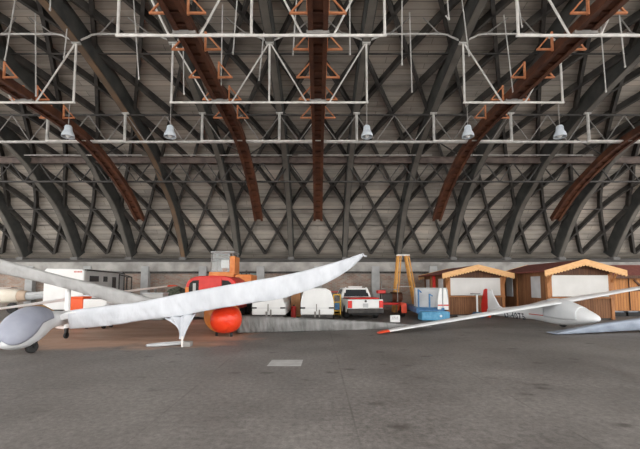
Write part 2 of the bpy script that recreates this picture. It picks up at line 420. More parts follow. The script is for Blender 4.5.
# lattice ribs under the shell
rib_in = offset(cur, .50); rib_out = offset(cur, .86)
rs = arclen(rib_in)
def on(curve, s):
    for i in range(len(rs)-1):
        if s <= rs[i+1]:
            t = (s-rs[i])/(rs[i+1]-rs[i]); a, b = curve[i], curve[i+1]
            return (a[0]+(b[0]-a[0])*t, a[1]+(b[1]-a[1])*t)
    return curve[-1]
DS = 1.66; SMAX = min(rs[-1]-.1, DS*13)
def rib(x0, sgn):
    rings = []; n = 34
    for i in range(n+1):
        s = .02+(SMAX-.02)*i/n; x = x0+sgn*(BAY/4)*s/DS
        if x < XL+.3 or x > XR-.3: continue
        yi, zi = on(rib_in, s); yo, zo = on(rib_out, s); hw = .075
        rings.append([Vector((x-hw, yi, zi)), Vector((x+hw, yi, zi)), Vector((x+hw, yo, zo)), Vector((x-hw, yo, zo))])
    if len(rings) > 3: part('lattice_rib', MB().loft(rings), 'rib', ceil)
k = -6.5*2
for i in range(-13, 14):
    rib(i*BAY/2, 1); rib(i*BAY/2, -1)
for i in range(14, 20):
    rib(i*BAY/2, -1); rib(-i*BAY/2, 1)
for s_ in [DS*j for j in (2, 4, 6, 8)]:
    y, z = on(rib_in, s_)
    m = MB(); m.bar((XL+.4, y, z), (XR-.4, y, z), .05, .05)
    part('purlin_rod', m, 'dark_steel', ceil)
for s_ in [DS*j for j in (.72, 1.35, 2.6)]:
    y, z = on(rib_in, s_); m = MB(); m.bar((XL+.4, y+.25, z), (XR-.4, y+.25, z), .03, .03)
    part('purlin_rod', m, 'dark_steel', ceil)

# main arches between the rails
ordn = ['first', 'second', 'third', 'fourth', 'fifth', 'sixth', 'seventh']
def arch(k):
    x = (k+.5)*BAY if k >= 0 else (k+.5)*BAY
    i = k if k >= 0 else -k-1
    side = 'hut side' if k >= 0 else 'caravan side'
    m = MB(); hw = .17
    m.loft([[Vector((x-hw, a[0], a[1])), Vector((x+hw, a[0], a[1])), Vector((x+hw, b[0], b[1])), Vector((x-hw, b[0], b[1]))] for a, b in zip(cur, arch_out)])
    o = single('roof_arch', m, 'arch', 'deep grey roof arch, %s arch from the central rust-red rail on the %s' % (ordn[i], side), 'roof arch', 'main arches of the hall roof', 'structure')
    ft = MB(); ft.box((x, YSP+.05, 3.32), (.42, .55, .25)); part('arch_foot', ft, 'ledge', o)
    s0 = offset(cur, -.03); s1 = offset(cur, .01); hw = .13
    part('soffit_tone_strip', MB().loft([[Vector((x-hw, a[0], a[1])), Vector((x+hw, a[0], a[1])), Vector((x+hw, b[0], b[1])), Vector((x-hw, b[0], b[1]))] for a, b in zip(s0, s1)]), 'arch_warmlit' if k == -3 else 'soffit', o)  # strip carries the soffit tone; the brown one paints warm light
for k in range(-7, 7): arch(k)

# wall behind: piers with brick panels, concrete beam, sloping ledge
wl = thing('wall_back', 'low concrete wall with brick panels between pale piers under the arches', 'wall', (0, WALLY, 0), kind='structure')
part('lintel_beam', MB().bb(XL, XR, WALLY-.12, WALLY+.3, 2.42, 3.02), 'concrete', wl, bevel=.02)
part('ledge', MB().prism([(WALLY-.12, 3.02), (24.6, 3.42), (26.3, 3.42), (26.3, 2.5), (WALLY+.25, 2.5), (WALLY+.25, 3.02)], lambda u, v, w_: Vector((w_, u, v)), XL, XR), 'ledge', wl)
part('brick_panel', MB().bb(XL, XR, WALLY+.12, WALLY+.4, 0, 2.5), 'brick', wl)
part('painted_shadow_strip', MB().bb(XL, XR, WALLY+.02, WALLY+.14, 2.3, 2.43), 'dark_steel', wl, label='dark strip painted as the shadow under the beam')  # dark strip stands in for the shadow below the lintel
for k in range(-7, 8):
    part('pier', MB().bb(k*BAY-.24, k*BAY+.24, WALLY-.2, WALLY+.2, 0, 2.75), 'pier', wl, bevel=.02)

# ------------------------------------------------------------------ trusses, hanger frames, rails
FY = (9.25, 12.8, 16.3)
CHZ = 8.33
units = [(-12.775, -9.125, [-10.95], 'carrying the outer rail on the caravan side'), (-5.475, 1.825, [-3.65, 0], 'carrying the central rail and its neighbour'),
         (5.475, 9.125, [7.3], 'carrying the rail above the smaller hut'), (12.775, 16.425, [14.6], 'carrying the outer rail on the hut side')]
rown = ['nearest row', 'middle row', 'rear row']
for j, Y in enumerate(FY):
    for (x0, x1, rails, txt) in units:
        t = thing('hanger_frame', 'white pipe hanger frame in the %s, %s' % (rown[j], txt), 'hanger frame', (x0, Y, CHZ), group='white hanger frames under the roof')
        part('bottom_pipe', MB().tube([(x0-.05, Y, CHZ), (x1+.05, Y, CHZ)], .042, 10), 'white_steel', t, smooth=True)
        top = soffit(Y)
        xs = [x0, x1] if x1-x0 < 4 else [x0, (x0+x1)/2, x1]
        for x in xs:
            part('post', MB().tube([(x, Y, CHZ), (x, Y, top)], .04 if j < 2 else .065, 8), 'white_steel' if j != 2 else 'steel', t, smooth=True)
            part('hanger_clamp', MB().box((x, Y, top-.03), (.3, .12, .08)), 'steel', t)
        if j < 2:
            for rx in rails:
                for sg in (-1, 1):
                    part('diagonal', MB().tube([(rx+sg*.42, Y, CHZ), (rx+sg*1.78, Y, top-.05)], .03, 8), 'white_steel', t, smooth=True)
                part('rail_clamp', MB().box((rx, Y, CHZ+.07), (.62, .12, .1)), 'mid_steel', t)

# long truss in the rear row
tt = thing('roof_truss', 'long pale truss of slim zigzag bars, its lower pipe level with the lamps', 'roof truss', (0, FY[2]+.12, 8.2))
Y = FY[2]+.12; zt = soffit(Y)-.02
part('lower_chord', MB().bar((XL+.5, Y, 8.32), (XR-.5, Y, 8.32), .1, .09), 'steel', tt)
part('upper_chord', MB().bar((XL+.5, Y, zt), (XR-.5, Y, zt), .07, .07), 'dark_steel', tt)
for k in range(-24, 24):
    xa = k*BAY/4; xb = (k+1)*BAY/4
    za, zb = (zt, 8.34) if k % 2 == 0 else (8.34, zt)
    part('web_bar', MB().tube([(xa, Y, za), (xb, Y, zb)], .024, 6), 'mid_steel', tt, smooth=True)
# dark truss with brown top beam close to the back
tt = thing('roof_truss', 'dark zigzag truss hung from a brown beam near the back of the roof', 'roof truss', (0, 19.7, 7.3))
Y = 19.7; z1 = 8.62; z0 = 7.38
bm_ = MB()
bm_.bar((XL+.5, Y, z1+.15), (XR-.5, Y, z1+.15), .22, .05).bar((XL+.5, Y, z1-.15), (XR-.5, Y, z1-.15), .22, .05).bar((XL+.5, Y, z1), (XR-.5, Y, z1), .04, .3)
part('top_beam', bm_, 'brown_beam', tt)
part('lower_chord', MB().bar((XL+.5, Y, z0), (XR-.5, Y, z0), .09, .08), 'dark_steel', tt)
NW = 30
for k in range(-NW, NW):
    xa = k*.79; xb = (k+1)*.79
    za, zb = (z1-.15, z0) if k % 2 == 0 else (z0, z1-.15)
    part('web_bar', MB().bar((xa, Y, za), (xb, Y, zb), .05, .05), 'dark_steel', tt)
for i, (x0, x1) in enumerate(((-16, -9.6), (-8.4, -1.4), (-1.1, 6.2), (7.5, 15))):
    single('conduit_pipe', MB().tube([(x0, 18.9, 8.62), (x1, 18.9, 8.62)], .025, 8), 'steel',
           ['thin pale conduit in front of the brown beam, above the caravan', 'thin pale conduit in front of the brown beam, above the orange loader', 'thin pale conduit in front of the brown beam, beside the central rail above the pickup', 'thin pale conduit in front of the brown beam, above the larger hut'][i], 'pipe', 'thin conduits in front of the brown beam', smooth=True)

# cranked purlin pipes between the arches at the middle row
Y = FY[1]
for k in range(-4, 5):
    xa = (k-.5)*BAY; xb = (k+.5)*BAY; zz = soffit(Y)+.02
    side = 'hut side' if k > 0 else 'caravan side'
    lab = 'pale cranked pipe between arches over the central rail' if k == 0 else 'pale cranked pipe between arches, %s from the central rail on the %s' % (ordn[abs(k)-1], side)
    t = thing('cranked_purlin', lab, 'roof pipe', (xa, Y, zz), group='cranked pipes between the arches')
    pts = catmull([(xa, Y, zz), (xa+.45, Y, zz+.2), (xa+.8, Y, zz+.3), (xb-.8, Y, zz+.3), (xb-.45, Y, zz+.2), (xb, Y, zz)], 3)
    part('pipe', MB().tube(pts, .035, 8), 'steel', t, smooth=True)
    for sg in (-1, 1):
        xm = k*BAY
        part('brace', MB().tube([(xm+sg*.95, Y, zz+.3), (xm+sg*.25, Y-.3, zz+.72)], .025, 6), 'mid_steel', t, smooth=True)
        part('gusset', MB().prism([(xm+sg*.55, zz+.26), (xm+sg*1.15, zz+.26), (xm+sg*1.0, zz+.36), (xm+sg*.7, zz+.36)], lambda u, v, w_: Vector((u, w_, v)), Y-.02, Y+.02), 'mid_steel', t)

# rust-red rails following the roof
railp = catmull([(5.0, 8.46), (7.5, 8.46), (12, 8.45), (15.2, 8.38), (16.9, 8.1), (18.6, 7.45), (20.1, 6.65), (21.6, 5.5)], 6)
def make_rail():
    t = thing('overhead_rail', 'x', 'overhead rail', (0, 21.6, 5.5), group='rust-red rails under the roof')
    inner = offset(railp[::-1], 0.0)[::-1]
    upr = offset(railp[::-1], .3)[::-1]
    for sg in (-1, 1):
        m = MB(); xo = sg*.23; xi = sg*.19
        m.loft([[Vector((xo, a[0], a[1])), Vector((xi, a[0], a[1])), Vector((xi, b[0], b[1])), Vector((xo, b[0], b[1]))] for a, b in zip(railp, upr)])
        lo = offset(railp[::-1], -.03)[::-1]; l2 = offset(railp[::-1], .02)[::-1]
        m.loft([[Vector((sg*.13, a[0], a[1])), Vector((sg*.27, a[0], a[1])), Vector((sg*.27, b[0], b[1])), Vector((sg*.13, b[0], b[1]))] for a, b in zip(lo, l2)])
        part('side_channel', m, 'rust', t)
    m = MB()
    m.loft([[Vector((-.19, a[0], a[1])), Vector((.19, a[0], a[1])), Vector((.19, b[0], b[1])), Vector((-.19, b[0], b[1]))] for a, b in zip(offset(railp[::-1], .12)[::-1], offset(railp[::-1], .15)[::-1])])
    part('web_plate', m, 'rust_dark', t)
    al = arclen(railp); L = al[-1]; n = int(L/.42); st_ = []; m = MB()
    for i in range(1, n):
        s = L*i/n
        for j in range(len(al)-1):
            if s <= al[j+1]:
                u = (s-al[j])/(al[j+1]-al[j]); y = railp[j][0]+(railp[j+1][0]-railp[j][0])*u; z = railp[j][1]+(railp[j+1][1]-railp[j][1])*u
                dy, dz = railp[j+1][0]-railp[j][0], railp[j+1][1]-railp[j][1]; break
        st_.append((y, z, dy/math.hypot(dy, dz), dz/math.hypot(dy, dz)))
    for (y, z, cy_, cz_) in st_:
        for o_, h_ in ((-.2, .1), (-.16, .1), (-.15, .035), (.15, .035), (.16, .1), (.2, .1)):
            yy = y+cy_*o_-cz_*h_; zz = z+cz_*o_+cy_*h_
            m_ring = [Vector((-.185, yy, zz)), Vector((.185, yy, zz)), Vector((.185, yy-cz_*.03, zz+cy_*.03+.02)), Vector((-.185, yy-cz_*.03, zz+cy_*.03+.02))]
            m.v += m_ring
    nr = len(m.v)//4
    for i in range(nr-1):
        for k in range(4): m.f.append((4*i+k, 4*i+(k+1) % 4, 4*i+4+(k+1) % 4, 4*i+4+k))
    m.f += [(3, 2, 1, 0), (4*nr-4, 4*nr-3, 4*nr-2, 4*nr-1)]
    part('underside_lattice', m, 'rust', t)
    for i in range(7):
        y = 5.92+1.42*i; z = lin(railp, y)+.12
        for sg in (-1, 1):
            b = MB(); b.bar((sg*.27, y, z), (sg*.74, y, z), .05, .05).bar((sg*.27, y, z-.05), (sg*.27, y, z+.55), .055, .055).bar((sg*.72, y, z), (sg*.29, y, z+.5), .04, .04)
            part('bracket', b, 'bracket', t)
    for y, wd in ((17.6, 1.75),):
        z = lin(railp, y)+.3
        for sg in (-1, 1):
            part('sway_brace', MB().bar((sg*.2, y, z), (sg*wd, y+.1, soffit(y)+.05), .05, .05), 'dark_steel', t)
    return t
r0 = make_rail()
rl = [(0, 'central rust-red rail running straight away under the crown of the roof'), (-3.65, 'rust-red rail next to the central one, on the caravan side'), (-10.95, 'outermost rust-red rail on the caravan side, above the covered glider'),
      (7.3, 'rust-red rail next to the central one, on the hut side'), (14.6, 'outermost rust-red rail on the hut side')]
for i, (x, lab) in enumerate(rl):
    o = r0 if i == 0 else copy_tree(r0)
    o.location.x = x; o['label'] = lab

# lamps
def make_lamp():
    t = thing('pendant_lamp', 'x', 'lamp', (0, 0, 0), group='bell lamps hung from the roof')
    part('cable', MB().tube([(0, 0, .42), (0, 0, 1.35)], .014, 6), 'mid_steel', t)
    part('housing', MB().lathe([(.05, .44), (.09, .43), (.12, .39), (.13, .28), (.15, .2), (.13, .2)], n=20), 'lampglass', t, smooth=True)
    part('reflector', MB().lathe([(.13, .22), (.17, .18), (.21, .08), (.22, 0), (.205, 0), (.19, .08), (.12, .18)], n=24), 'lampglass', t, smooth=True)
    part('bulb', MB().lathe([(.02, .16), (.07, .12), (.09, .06), (.06, .0), (.01, -.03)], n=16), 'white', t, smooth=True)
    return t
l0 = make_lamp()
lp = [(68, 'grey bell lamp furthest along on the caravan side'), (170, 'grey bell lamp second in line, above the zigzag truss near the caravan'), (367, 'grey bell lamp just beside the central rail on the hut side'),
      (468, 'grey bell lamp above the smaller hut'), (560, 'grey bell lamp above the larger hut')]
for i, (x, lab) in enumerate(lp):
    o = l0 if i == 0 else copy_tree(l0)
    p = at(x, 137, 12.8); o.location = p; o['label'] = lab

# loose rods hanging from the roof: (x at top, x at bottom, y bottom, distance)
rods = [(11, 5, 60, 11.5), (67, 64, 58, 12.2), (50, 50, 10, 10.5), (131, 139, 79, 11.5), (180, 184, 94, 12.3), (236, 233, 54, 11.0), (221, 221, 85, 12.0), (266, 259, 80, 12.4), (296, 293, 55, 10.6), (350, 350, 55, 10.6),
        (403, 402, 65, 11.2), (411, 412, 92, 12.3), (448, 449, 20, 10.2), (464, 469, 56, 11.6), (506, 513, 92, 12.4), (519, 522, 27, 11.4), (604, 606, 92, 12.4), (622, 625, 67, 11.4), (30, 36, 96, 12.3)]
rods.sort(key=lambda r: r[1])
onum = ['first', 'second', 'third', 'fourth', 'fifth', 'sixth', 'seventh', 'eighth', 'ninth', 'tenth', 'eleventh', 'twelfth', 'thirteenth', 'fourteenth', 'fifteenth', 'sixteenth', 'seventeenth', 'eighteenth', 'nineteenth']
for i, (xt, xb, yb, Y) in enumerate(rods):
    p = at(xb, yb, Y); a = (xt-CX)/F*Y
    zr = soffit(Y)+.7; k = (xt-xb)/max(yb, 8)*(zr-p.z)
    m = MB(); m.tube([(p.x, Y, p.z), (p.x+k, Y, zr)], .022, 6); m.lathe([(.03, -.02), (.03, .05)], (p.x, Y, p.z), 8)
    if i == 13: m.tube([(p.x, Y, p.z), (p.x-.1, Y, p.z+.14)], .02, 6)
    single('hanging_rod', m, 'steel', 'thin pale rod hanging loose from the roof, %s counting from the caravan side' % onum[i], 'rod', 'loose rods hanging from the roof', smooth=True)

# ------------------------------------------------------------------ gliders
def fuselage(secs, nose, back, e=2.25, n=28):
    """secs: (distance behind the nose, half width, half height, centre height)"""
    side = Vector((back[1], -back[0], 0)).normalized(); bk = Vector((back[0], back[1], 0)).normalized(); rings = []
    for d, hw, hh, zc in catmull(secs, 5):
        ring = []
        for k in range(n):
            a = 2*PI*k/n; ca, sa = math.cos(a), math.sin(a)
            u = math.copysign(abs(ca)**(2/e), ca)*max(hw, .004); v = math.copysign(abs(sa)**(2/e), sa)*max(hh, .004)
            ring.append(Vector((nose[0], nose[1], 0))+bk*d+side*u+Vector((0, 0, zc+v)))
        rings.append(ring)
    return rings
def shell_over(secs, nose, back, d0, d1, a0, a1, grow=.012, n=22, e=2.25):
    """a cover over part of a fuselage, between angles a0..a1 (may depend on d)"""
    side = Vector((back[1], -back[0], 0)).normalized(); bk = Vector((back[0], back[1], 0)).normalized(); rings = []
    for d, hw, hh, zc in catmull(secs, 8):
        if d < d0 or d > d1: continue
        if d == 0 and not rings: hw = hh = -grow+.003; d = -grow*1.2
        t = max(0, d-d0)/(d1-d0); A0 = a0(t) if callable(a0) else a0; A1 = a1(t) if callable(a1) else a1
        ring = []
        for k in range(n):
            a = A0+(A1-A0)*k/(n-1); ca, sa = math.cos(a), math.sin(a)
            u = math.copysign(abs(ca)**(2/e), ca)*(hw+grow); v = math.copysign(abs(sa)**(2/e), sa)*(hh+grow)
            ring.append(Vector((nose[0], nose[1], 0))+bk*d+side*u+Vector((0, 0, zc+v)))
        rings.append(ring)
    return MB().loft(rings, cap=False, closed=False)
def cover(p0, p1, st, c0, c1, wr=.012, seed=1, n=7):
    """cloth-covered wing along the ground line p0 -> p1; st: (x, top, bottom) seen from the camera point"""
    rnd = random.Random(seed); p0 = Vector((*p0, 0)); p1 = Vector((*p1, 0)); d = (p1-p0); dn = d.normalized()
    dep = Vector((-dn.y, dn.x, 0));  dep = dep if dep.y > 0 else -dep
    rings = []; S = catmull(st, n); ph = [rnd.uniform(0, 6) for _ in range(8)]
    for i, (x, yt, yb) in enumerate(S):
        a, bt = ray(x, yt); a2, bb_ = ray(x, yb); a = (a+a2)/2
        t = (a*p0.y-p0.x)/(d.x-a*d.y); P = p0+d*t
        c = c0+(c1-c0)*max(0, min(1, t)); zt = CAMZ+bt*P.y; zb = CAMZ+bb_*P.y; H = max(zt-zb, .02)
        sct = [(0, .8), (.02, .92), (.07, .99), (.16, 1), (.4, .93), (.7, .74), (.95, .54), (1, .47), (.94, .4), (.7, .26), (.4, .12), (.2, .02), (.11, 0), (.07, .05), (.04, .3), (.015, .55)]
        ring = []
        for k, (u, v) in enumerate(sct):
            w_ = wr*min(1, H/.25)*(math.sin(i*1.1+v*5+ph[0])+.7*math.sin(i*.63-v*8+ph[1])+.6*math.sin(i*2.3+v*11+ph[2]))
            if u in (.16, .11): w_ *= .3
            ring.append(P+dep*(u*c+w_)+Vector((0, 0, zb+v*H)))
        rings.append(ring)
    return MB().loft(rings), p0, d
def wheel(parent, c, r, wd, ax, hub='mid_steel', name='wheel'):
    """ax: horizontal axle direction"""
    ax = Vector((ax[0], ax[1], 0)).normalized(); q = Matrix.Translation(Vector(c)) @ Matrix.Rotation(math.atan2(ax.y, ax.x), 4, 'Z')
    t = MB().lathe([(r*.55, -wd/2), (r*.9, -wd/2), (r, -wd*.32), (r, wd*.32), (r*.9, wd/2), (r*.55, wd/2)], n=24, axis='x').xf(q)
    o = part(name, t, 'black', parent, smooth=True)
    h = MB().lathe([(r*.1, -wd*.42), (r*.54, -wd*.44), (r*.56, 0), (r*.54, wd*.44), (r*.1, wd*.42)], n=20, axis='x').xf(q)
    part('hub', h, hub, o, smooth=True); return o

# --- white covered glider by the caravan side (nose towards the camera)
GA_n = Vector((-6.5, 7.4, 0)); GA_b = (-.12, .993)
gA = thing('covered_glider', 'white glider with blue-grey canopy cover and long white cloth over its raised wing', 'glider', (-6.5, 8.2, 0), group='gliders parked on the floor')
secA = [(0, .03, .03, .37), (.03, .13, .13, .38), (.15, .24, .25, .42), (.4, .325, .37, .5), (.7, .345, .42, .57), (1.0, .3, .39, .62), (1.3, .22, .3, .65), (1.6, .16, .22, .66), (2.2, .13, .18, .66), (3.4, .1, .14, .67), (4.9, .07, .1, .68)]
part('fuselage', MB().loft(fuselage(secA, GA_n, GA_b)), 'gel_soft', gA, smooth=True)
part('canopy_cover', shell_over(secA, GA_n, GA_b, .0, 1.3, lambda t: R(min(10, -42+100*t)), lambda t: R(max(170, 222-100*t)), .016), 'canopy_cloth', gA, smooth=True, solid=.012, label='blue-grey canopy cover')
tp = GA_n+Vector((*GA_b, 0)).normalized()*4.6
part('tail_fin', MB().prism([(-.5, .7), (.35, .66), (.35, .88), (.05, .92), (-.12, .88)], lambda u, v, w_: tp+Vector((GA_b[0]*u+w_*GA_b[1], GA_b[1]*u-w_*GA_b[0], v)), -.04, .04), 'gel', gA, bevel=.02)
fk = MB(); w0 = Vector((-6.44, 8.1, 0))
fk.bar((w0.x-.07, w0.y, .34), (w0.x-.07, w0.y, .1), .03, .06).bar((w0.x+.09, w0.y, .34), (w0.x+.09, w0.y, .1), .03, .06).bar((w0.x-.28, w0.y-.05, .23), (w0.x+.1, w0.y-.05, .2), .05, .05)
part('wheel_fork', fk, 'black', gA)
wheel(gA, (w0.x, w0.y, .13), .13, .1, (1, -.25), 'dark_steel')
stA = [(46, 317.5, 325), (56, 315, 327), (68, 310.5, 329.5), (90, 307.5, 328), (120, 304, 324.5), (140, 301.5, 321), (180, 293.5, 316), (215, 287, 309.5), (250, 281, 303.5), (280, 275.8, 299), (300, 271.5, 293), (327, 264.5, 283), (348, 258, 270.5), (358, 254.6, 262), (363.5, 253, 256)]
lineA = ((-6.9, 9.05), (1.3, 10.2))
mA, a0, ad = cover(*lineA, stA[2:], .95, .45, .012, 3)
wc = part('wing_cover', mA, 'white_cloth', gA, smooth=60, label='long white cloth wing cover')
mA2, _, _ = cover(*lineA, [(40, 319.5, 323.5), (46, 318, 323), (56, 315.3, 321.5), (67, 311.6, 319.5), (76, 310.8, 318)], .7, .85, 0, 4, 3)
part('wing_root', mA2, 'gel', gA, smooth=True)
sb = MB()
e = at(364, 256, 10.2); sb.tube([(e.x-.04, e.y, e.z+.05), (e.x+.02, e.y, e.z), (e.x+.08, e.y, e.z-.01)], .022, 6)
part('tie_knot', sb, 'white_cloth', wc)
# cloth flap hanging from the cover to the floor stand
tipf = at(181, 339, 9.0)
fl = []
for i in range(9):
    t = i/8
    l_ = Vector(at(163, 317.5, 9.6)).lerp(tipf+Vector((-.05, 0, 0)), t); r_ = Vector(at(196, 312.0, 9.75)).lerp(tipf+Vector((.06, 0, 0)), t**.9)
    sag = math.sin(PI*t)*.16
    fl.append([l_.lerp(r_, s/10)+Vector((sag*(1-s/5) if s < 5 else -sag*.1, .1*math.sin(s*1.5+t*2)*(1-t), 0)) for s in range(11)])
part('cover_flap', MB().loft(fl, cap=False, closed=False), 'white_cloth', gA, smooth=True, solid=.01, label='white cloth flap tied down to the floor')
# flat pale dolly on the floor under the flap
dl = thing('tail_dolly', 'flat pale dolly lying on the floor below the hanging white cloth flap', 'dolly', (-3.75, 9.0, 0))
a = flo(147, 347); b = flo(186, 344)
plan = []
for i in range(24):
    t = 2*PI*i/24; c = (a+b)/2; hl = (b-a).length/2; dr = (b-a).normalized(); pr = Vector((-dr.y, dr.x, 0))
    plan.append(c+dr*hl*math.copysign(abs(math.cos(t))**.8, math.cos(t))+pr*.14*math.sin(t)*(1+.3*math.cos(t)))
m = MB(); m.tube([p+Vector((0, 0, .04)) for p in plan]+[plan[0]+Vector((0, 0, .04))], .03, 8)
part('rim', m, 'palegrey', dl, smooth=True)
part('base_plate', MB().prism([(p.x, p.y) for p in plan], lambda u, v, w_: Vector((u, v, w_)), .012, .035), 'dark_steel', dl)
p = flo(182, 347)
part('post', MB().tube([(p.x, p.y, .0), (p.x, p.y, .26)], .025, 8), 'white_steel', dl, smooth=True)
part('foot', MB().box((p.x+.1, p.y+.1, .06), (.2, .2, .12)), 'mid_steel', dl, bevel=.01)

# --- glider with the red and orange nose cover, silver wing covers
hb = Vector((-.42, .9075, 0)); GBn = Vector((-2.55, 10.2, 0))
gB = thing('covered_glider', 'glider with bright red and orange nose cover and silver-grey wing covers', 'glider', (-2.9, 10.8, 0), group='gliders parked on the floor')
secB = [(0, .03, .03, .5), (.04, .17, .17, .5), (.2, .36, .31, .51), (.5, .475, .405, .53), (.9, .51, .43, .55), (1.4, .48, .43, .58), (2.0, .36, .36, .6), (2.8, .2, .24, .62), (4.4, .12, .15, .65), (5.5, .08, .1, .66)]
part('fuselage', MB().loft(fuselage(secB, GBn, hb)), 'gel', gB, smooth=True)
part('orange_cover', shell_over(secB, GBn, hb, .25, 1.75, R(-80), R(260), .014, 34), 'orangecover', gB, smooth=True, solid=.012, label='orange cockpit cover')
part('nose_cover', shell_over(secB, GBn, hb, .0, .36, R(-90), R(270), .03, 34), 'redcover', gB, smooth=True, solid=.012, label='glossy red nose cover')
for dx, dy in ((-.26, .55), (.23, .35)):
    wheel(gB, (-2.8+dx, 10.3+dy, .08), .08, .07, (1, .3), 'dark_steel')
stB = [(238, 315.5, 333.5), (260, 316.3, 333), (300, 318, 332), (340, 320, 330.8), (380, 322.2, 329.4), (415, 325, 328), (432, 326.4, 327.4)]
mB, _, _ = cover((-2.4, 11.2), (4.24, 13.1), stB, 1.15, .4, .02, 9)
part('wing_cover', mB, 'silver', gB, smooth=60, label='silver-grey wing cover sloping to the floor')
stB2 = [(-26, 252.5, 267.5), (0, 259.4, 273.4), (35, 268.8, 281.3), (60, 275.6, 287.3), (80, 280.2, 293), (100, 285, 299), (120, 290, 306), (150, 298, 312), (185, 306, 316), (204, 309, 318)]
mB2, _, _ = cover((-2.95, 11.15), (-8.72, 9.43), stB2, 1.1, .7, .014, 21)
part('wing_cover', mB2, 'grey_cloth', gB, smooth=60, label='grey cover on the raised wing')
ts = GBn+hb*5.2
part('tail_fin', MB().prism([(-.5, .66), (.35, .66), (.35, 1.2), (.0, 1.25)], lambda u, v, w_: ts+hb*u+Vector((w_, 0, v)), -.04, .04), 'gel', gB, bevel=.02)
# stand under the raised wing
sp = flo(66, 338.5); zt_ = at(68, 289, sp.y).z
st = thing('wing_stand', 'white round post on a small castor propping up the raised grey wing', 'stand', sp)
part('post', MB().tube([(sp.x, sp.y, .3), (sp.x, sp.y, zt_+.03)], .07, 14), 'white', st, smooth=True)
part('fork', MB().bar((sp.x, sp.y, .34), (sp.x, sp.y, .1), .06, .1), 'dark_steel', st)
wheel(st, (sp.x, sp.y, .09), .09, .06, (1, 0), 'dark_steel')
part('cross_bar', MB().bar((sp.x-.35, sp.y+.1, .32), (sp.x+.02, sp.y, .3), .09, .07), 'pink', st)

# --- white glider in front of the huts
hv = Vector((.2, -.98, 0)).normalized(); bk = -hv; sd = Vector((hv.y, -hv.x, 0))       # sd points to the viewer's left wing
GCn = Vector((9.28, 11.8, 0))
gC = thing('white_glider', 'bare white glider with red rudder and dark registration standing before the wooden huts', 'glider', (9.0, 13.2, 0), group='gliders parked on the floor')
secC = [(0, .02, .02, .4), (.05, .1, .09, .41), (.3, .22, .2, .43), (.7, .3, .32, .47), (1.2, .33, .44, .52), (1.7, .33, .47, .55), (2.2, .29, .41, .53), (2.9, .21, .31, .46), (3.8, .15, .24, .37), (4.8, .1, .18, .31), (5.5, .07, .14, .28)]
ring = fuselage(secC, GCn, bk)
fm = MB().loft(ring); bvh = BVHTree.FromPolygons([tuple(p) for p in fm.v], [f for f in fm.f])
part('fuselage', fm, 'gel', gC, smooth=True)
part('canopy_cover', shell_over(secC, GCn, bk, .55, 1.95, R(-25), R(205), .014, 26), 'gel_soft', gC, smooth=True, solid=.012, label='white cloth canopy cover')
def wing(root, tip, c0, c1, th=.13, n=14, t0=0, t1=1):
    root, tip = Vector(root), Vector(tip); rings = []
    up = Vector((0, 0, 1))
    af = [(0, 0), (.02, .32), (.08, .62), (.2, .92), (.35, 1), (.55, .82), (.8, .42), (1, .05), (1, -.05), (.8, -.12), (.5, -.3), (.25, -.42), (.08, -.36), (.02, -.2)]
    for i in range(n+1):
        t = t0+(t1-t0)*i/n; P = root.lerp(tip, t); c = c0+(c1-c0)*t
        if t > .96: c *= math.sqrt(max(.05, 1-((t-.96)/.04)**2*.8))
        rings.append([P+bk*(u*c)+up*(v*c*th*.62-.0) for u, v in af])
    return MB().loft(rings)
wr_ = GCn+bk*1.2
rootL = Vector((wr_.x, wr_.y, .9)); 
tL = flo(379, 333.5, .05); 
tR = rootL+(rootL-tL); tR.z = 1.86; tR = Vector((rootL.x-(tL.x-rootL.x), rootL.y-(tL.y-rootL.y), 1.84))
part('wing', wing(rootL, tL, .98, .42, .16, 18, 0, .955), 'gel', gC, smooth=True)
part('wing_tip', wing(rootL, tL, .98, .42, .17, 8, .95, 1), 'redtip', gC, smooth=True, label='orange-red wing tip')
part('wing', wing(rootL, tR, .98, .42, .16, 18), 'gel', gC, smooth=True)
tl = GCn+bk*5.0
pl = lambda u, v, w_: tl+bk*u+sd*w_+Vector((0, 0, v))
part('tail_fin', MB().prism([(-.75, .44), (-.3, .58), (.12, 1.12), (.2, 1.33), (.48, 1.33), (.48, .2), (-.2, .25)], pl, -.035, .035), 'gel', gC, bevel=.02)
part('rudder', MB().prism([(.49, 1.33), (.62, 1.38), (.76, 1.32), (.98, .6), (.98, .3), (.8, .08), (.49, .12)], pl, -.03, .03), 'red', gC, bevel=.015, label='red rudder')
part('tail_skid', MB().prism([(.3, .26), (.55, .26), (.5, 0), (.36, 0)], pl, -.03, .03), 'redtip', gC)
wheel(gC, (9.0, 13.18, .15), .15, .1, (sd.x, sd.y), 'dark_steel')
def on_fuselage(vs, fs, p0, u, mname, pname, lab):
    """wrap flat shapes (u along the fuselage, v up) on the fuselage side"""
    out = []; vdir = Vector((-sd.x, -sd.y, 0))
    side = sd if sd.dot(Vector((0, -1, 0))-Vector((1, 0, 0))) > 0 else -sd
    for x, y in vs:
        P = p0+u*x+Vector((0, 0, y))+side*1.5
        h = bvh.ray_cast(P, -side)
        out.append((h[0] if h[0] else P-side*1.4)+side*.006)
    return part(pname, MB().add(out, fs), mname, gC, label=lab)
cu = bpy.data.curves.new('registration_text', 'FONT'); cu.body = 'D-4075'; cu.size = .36; cu.offset = .012; cu.resolution_u = 3; cu.space_character = 1.15
to = bpy.data.objects.new('registration_text', cu); C.objects.link(to)
bpy.context.view_layer.update()
tm = bpy.data.meshes.new_from_object(to.evaluated_get(bpy.context.evaluated_depsgraph_get()))
tv = [(v.co.x, v.co.y) for v in tm.vertices]; tf = [tuple(p.vertices) for p in tm.polygons]
C.objects.unlink(to); bpy.data.objects.remove(to); bpy.data.meshes.remove(tm)
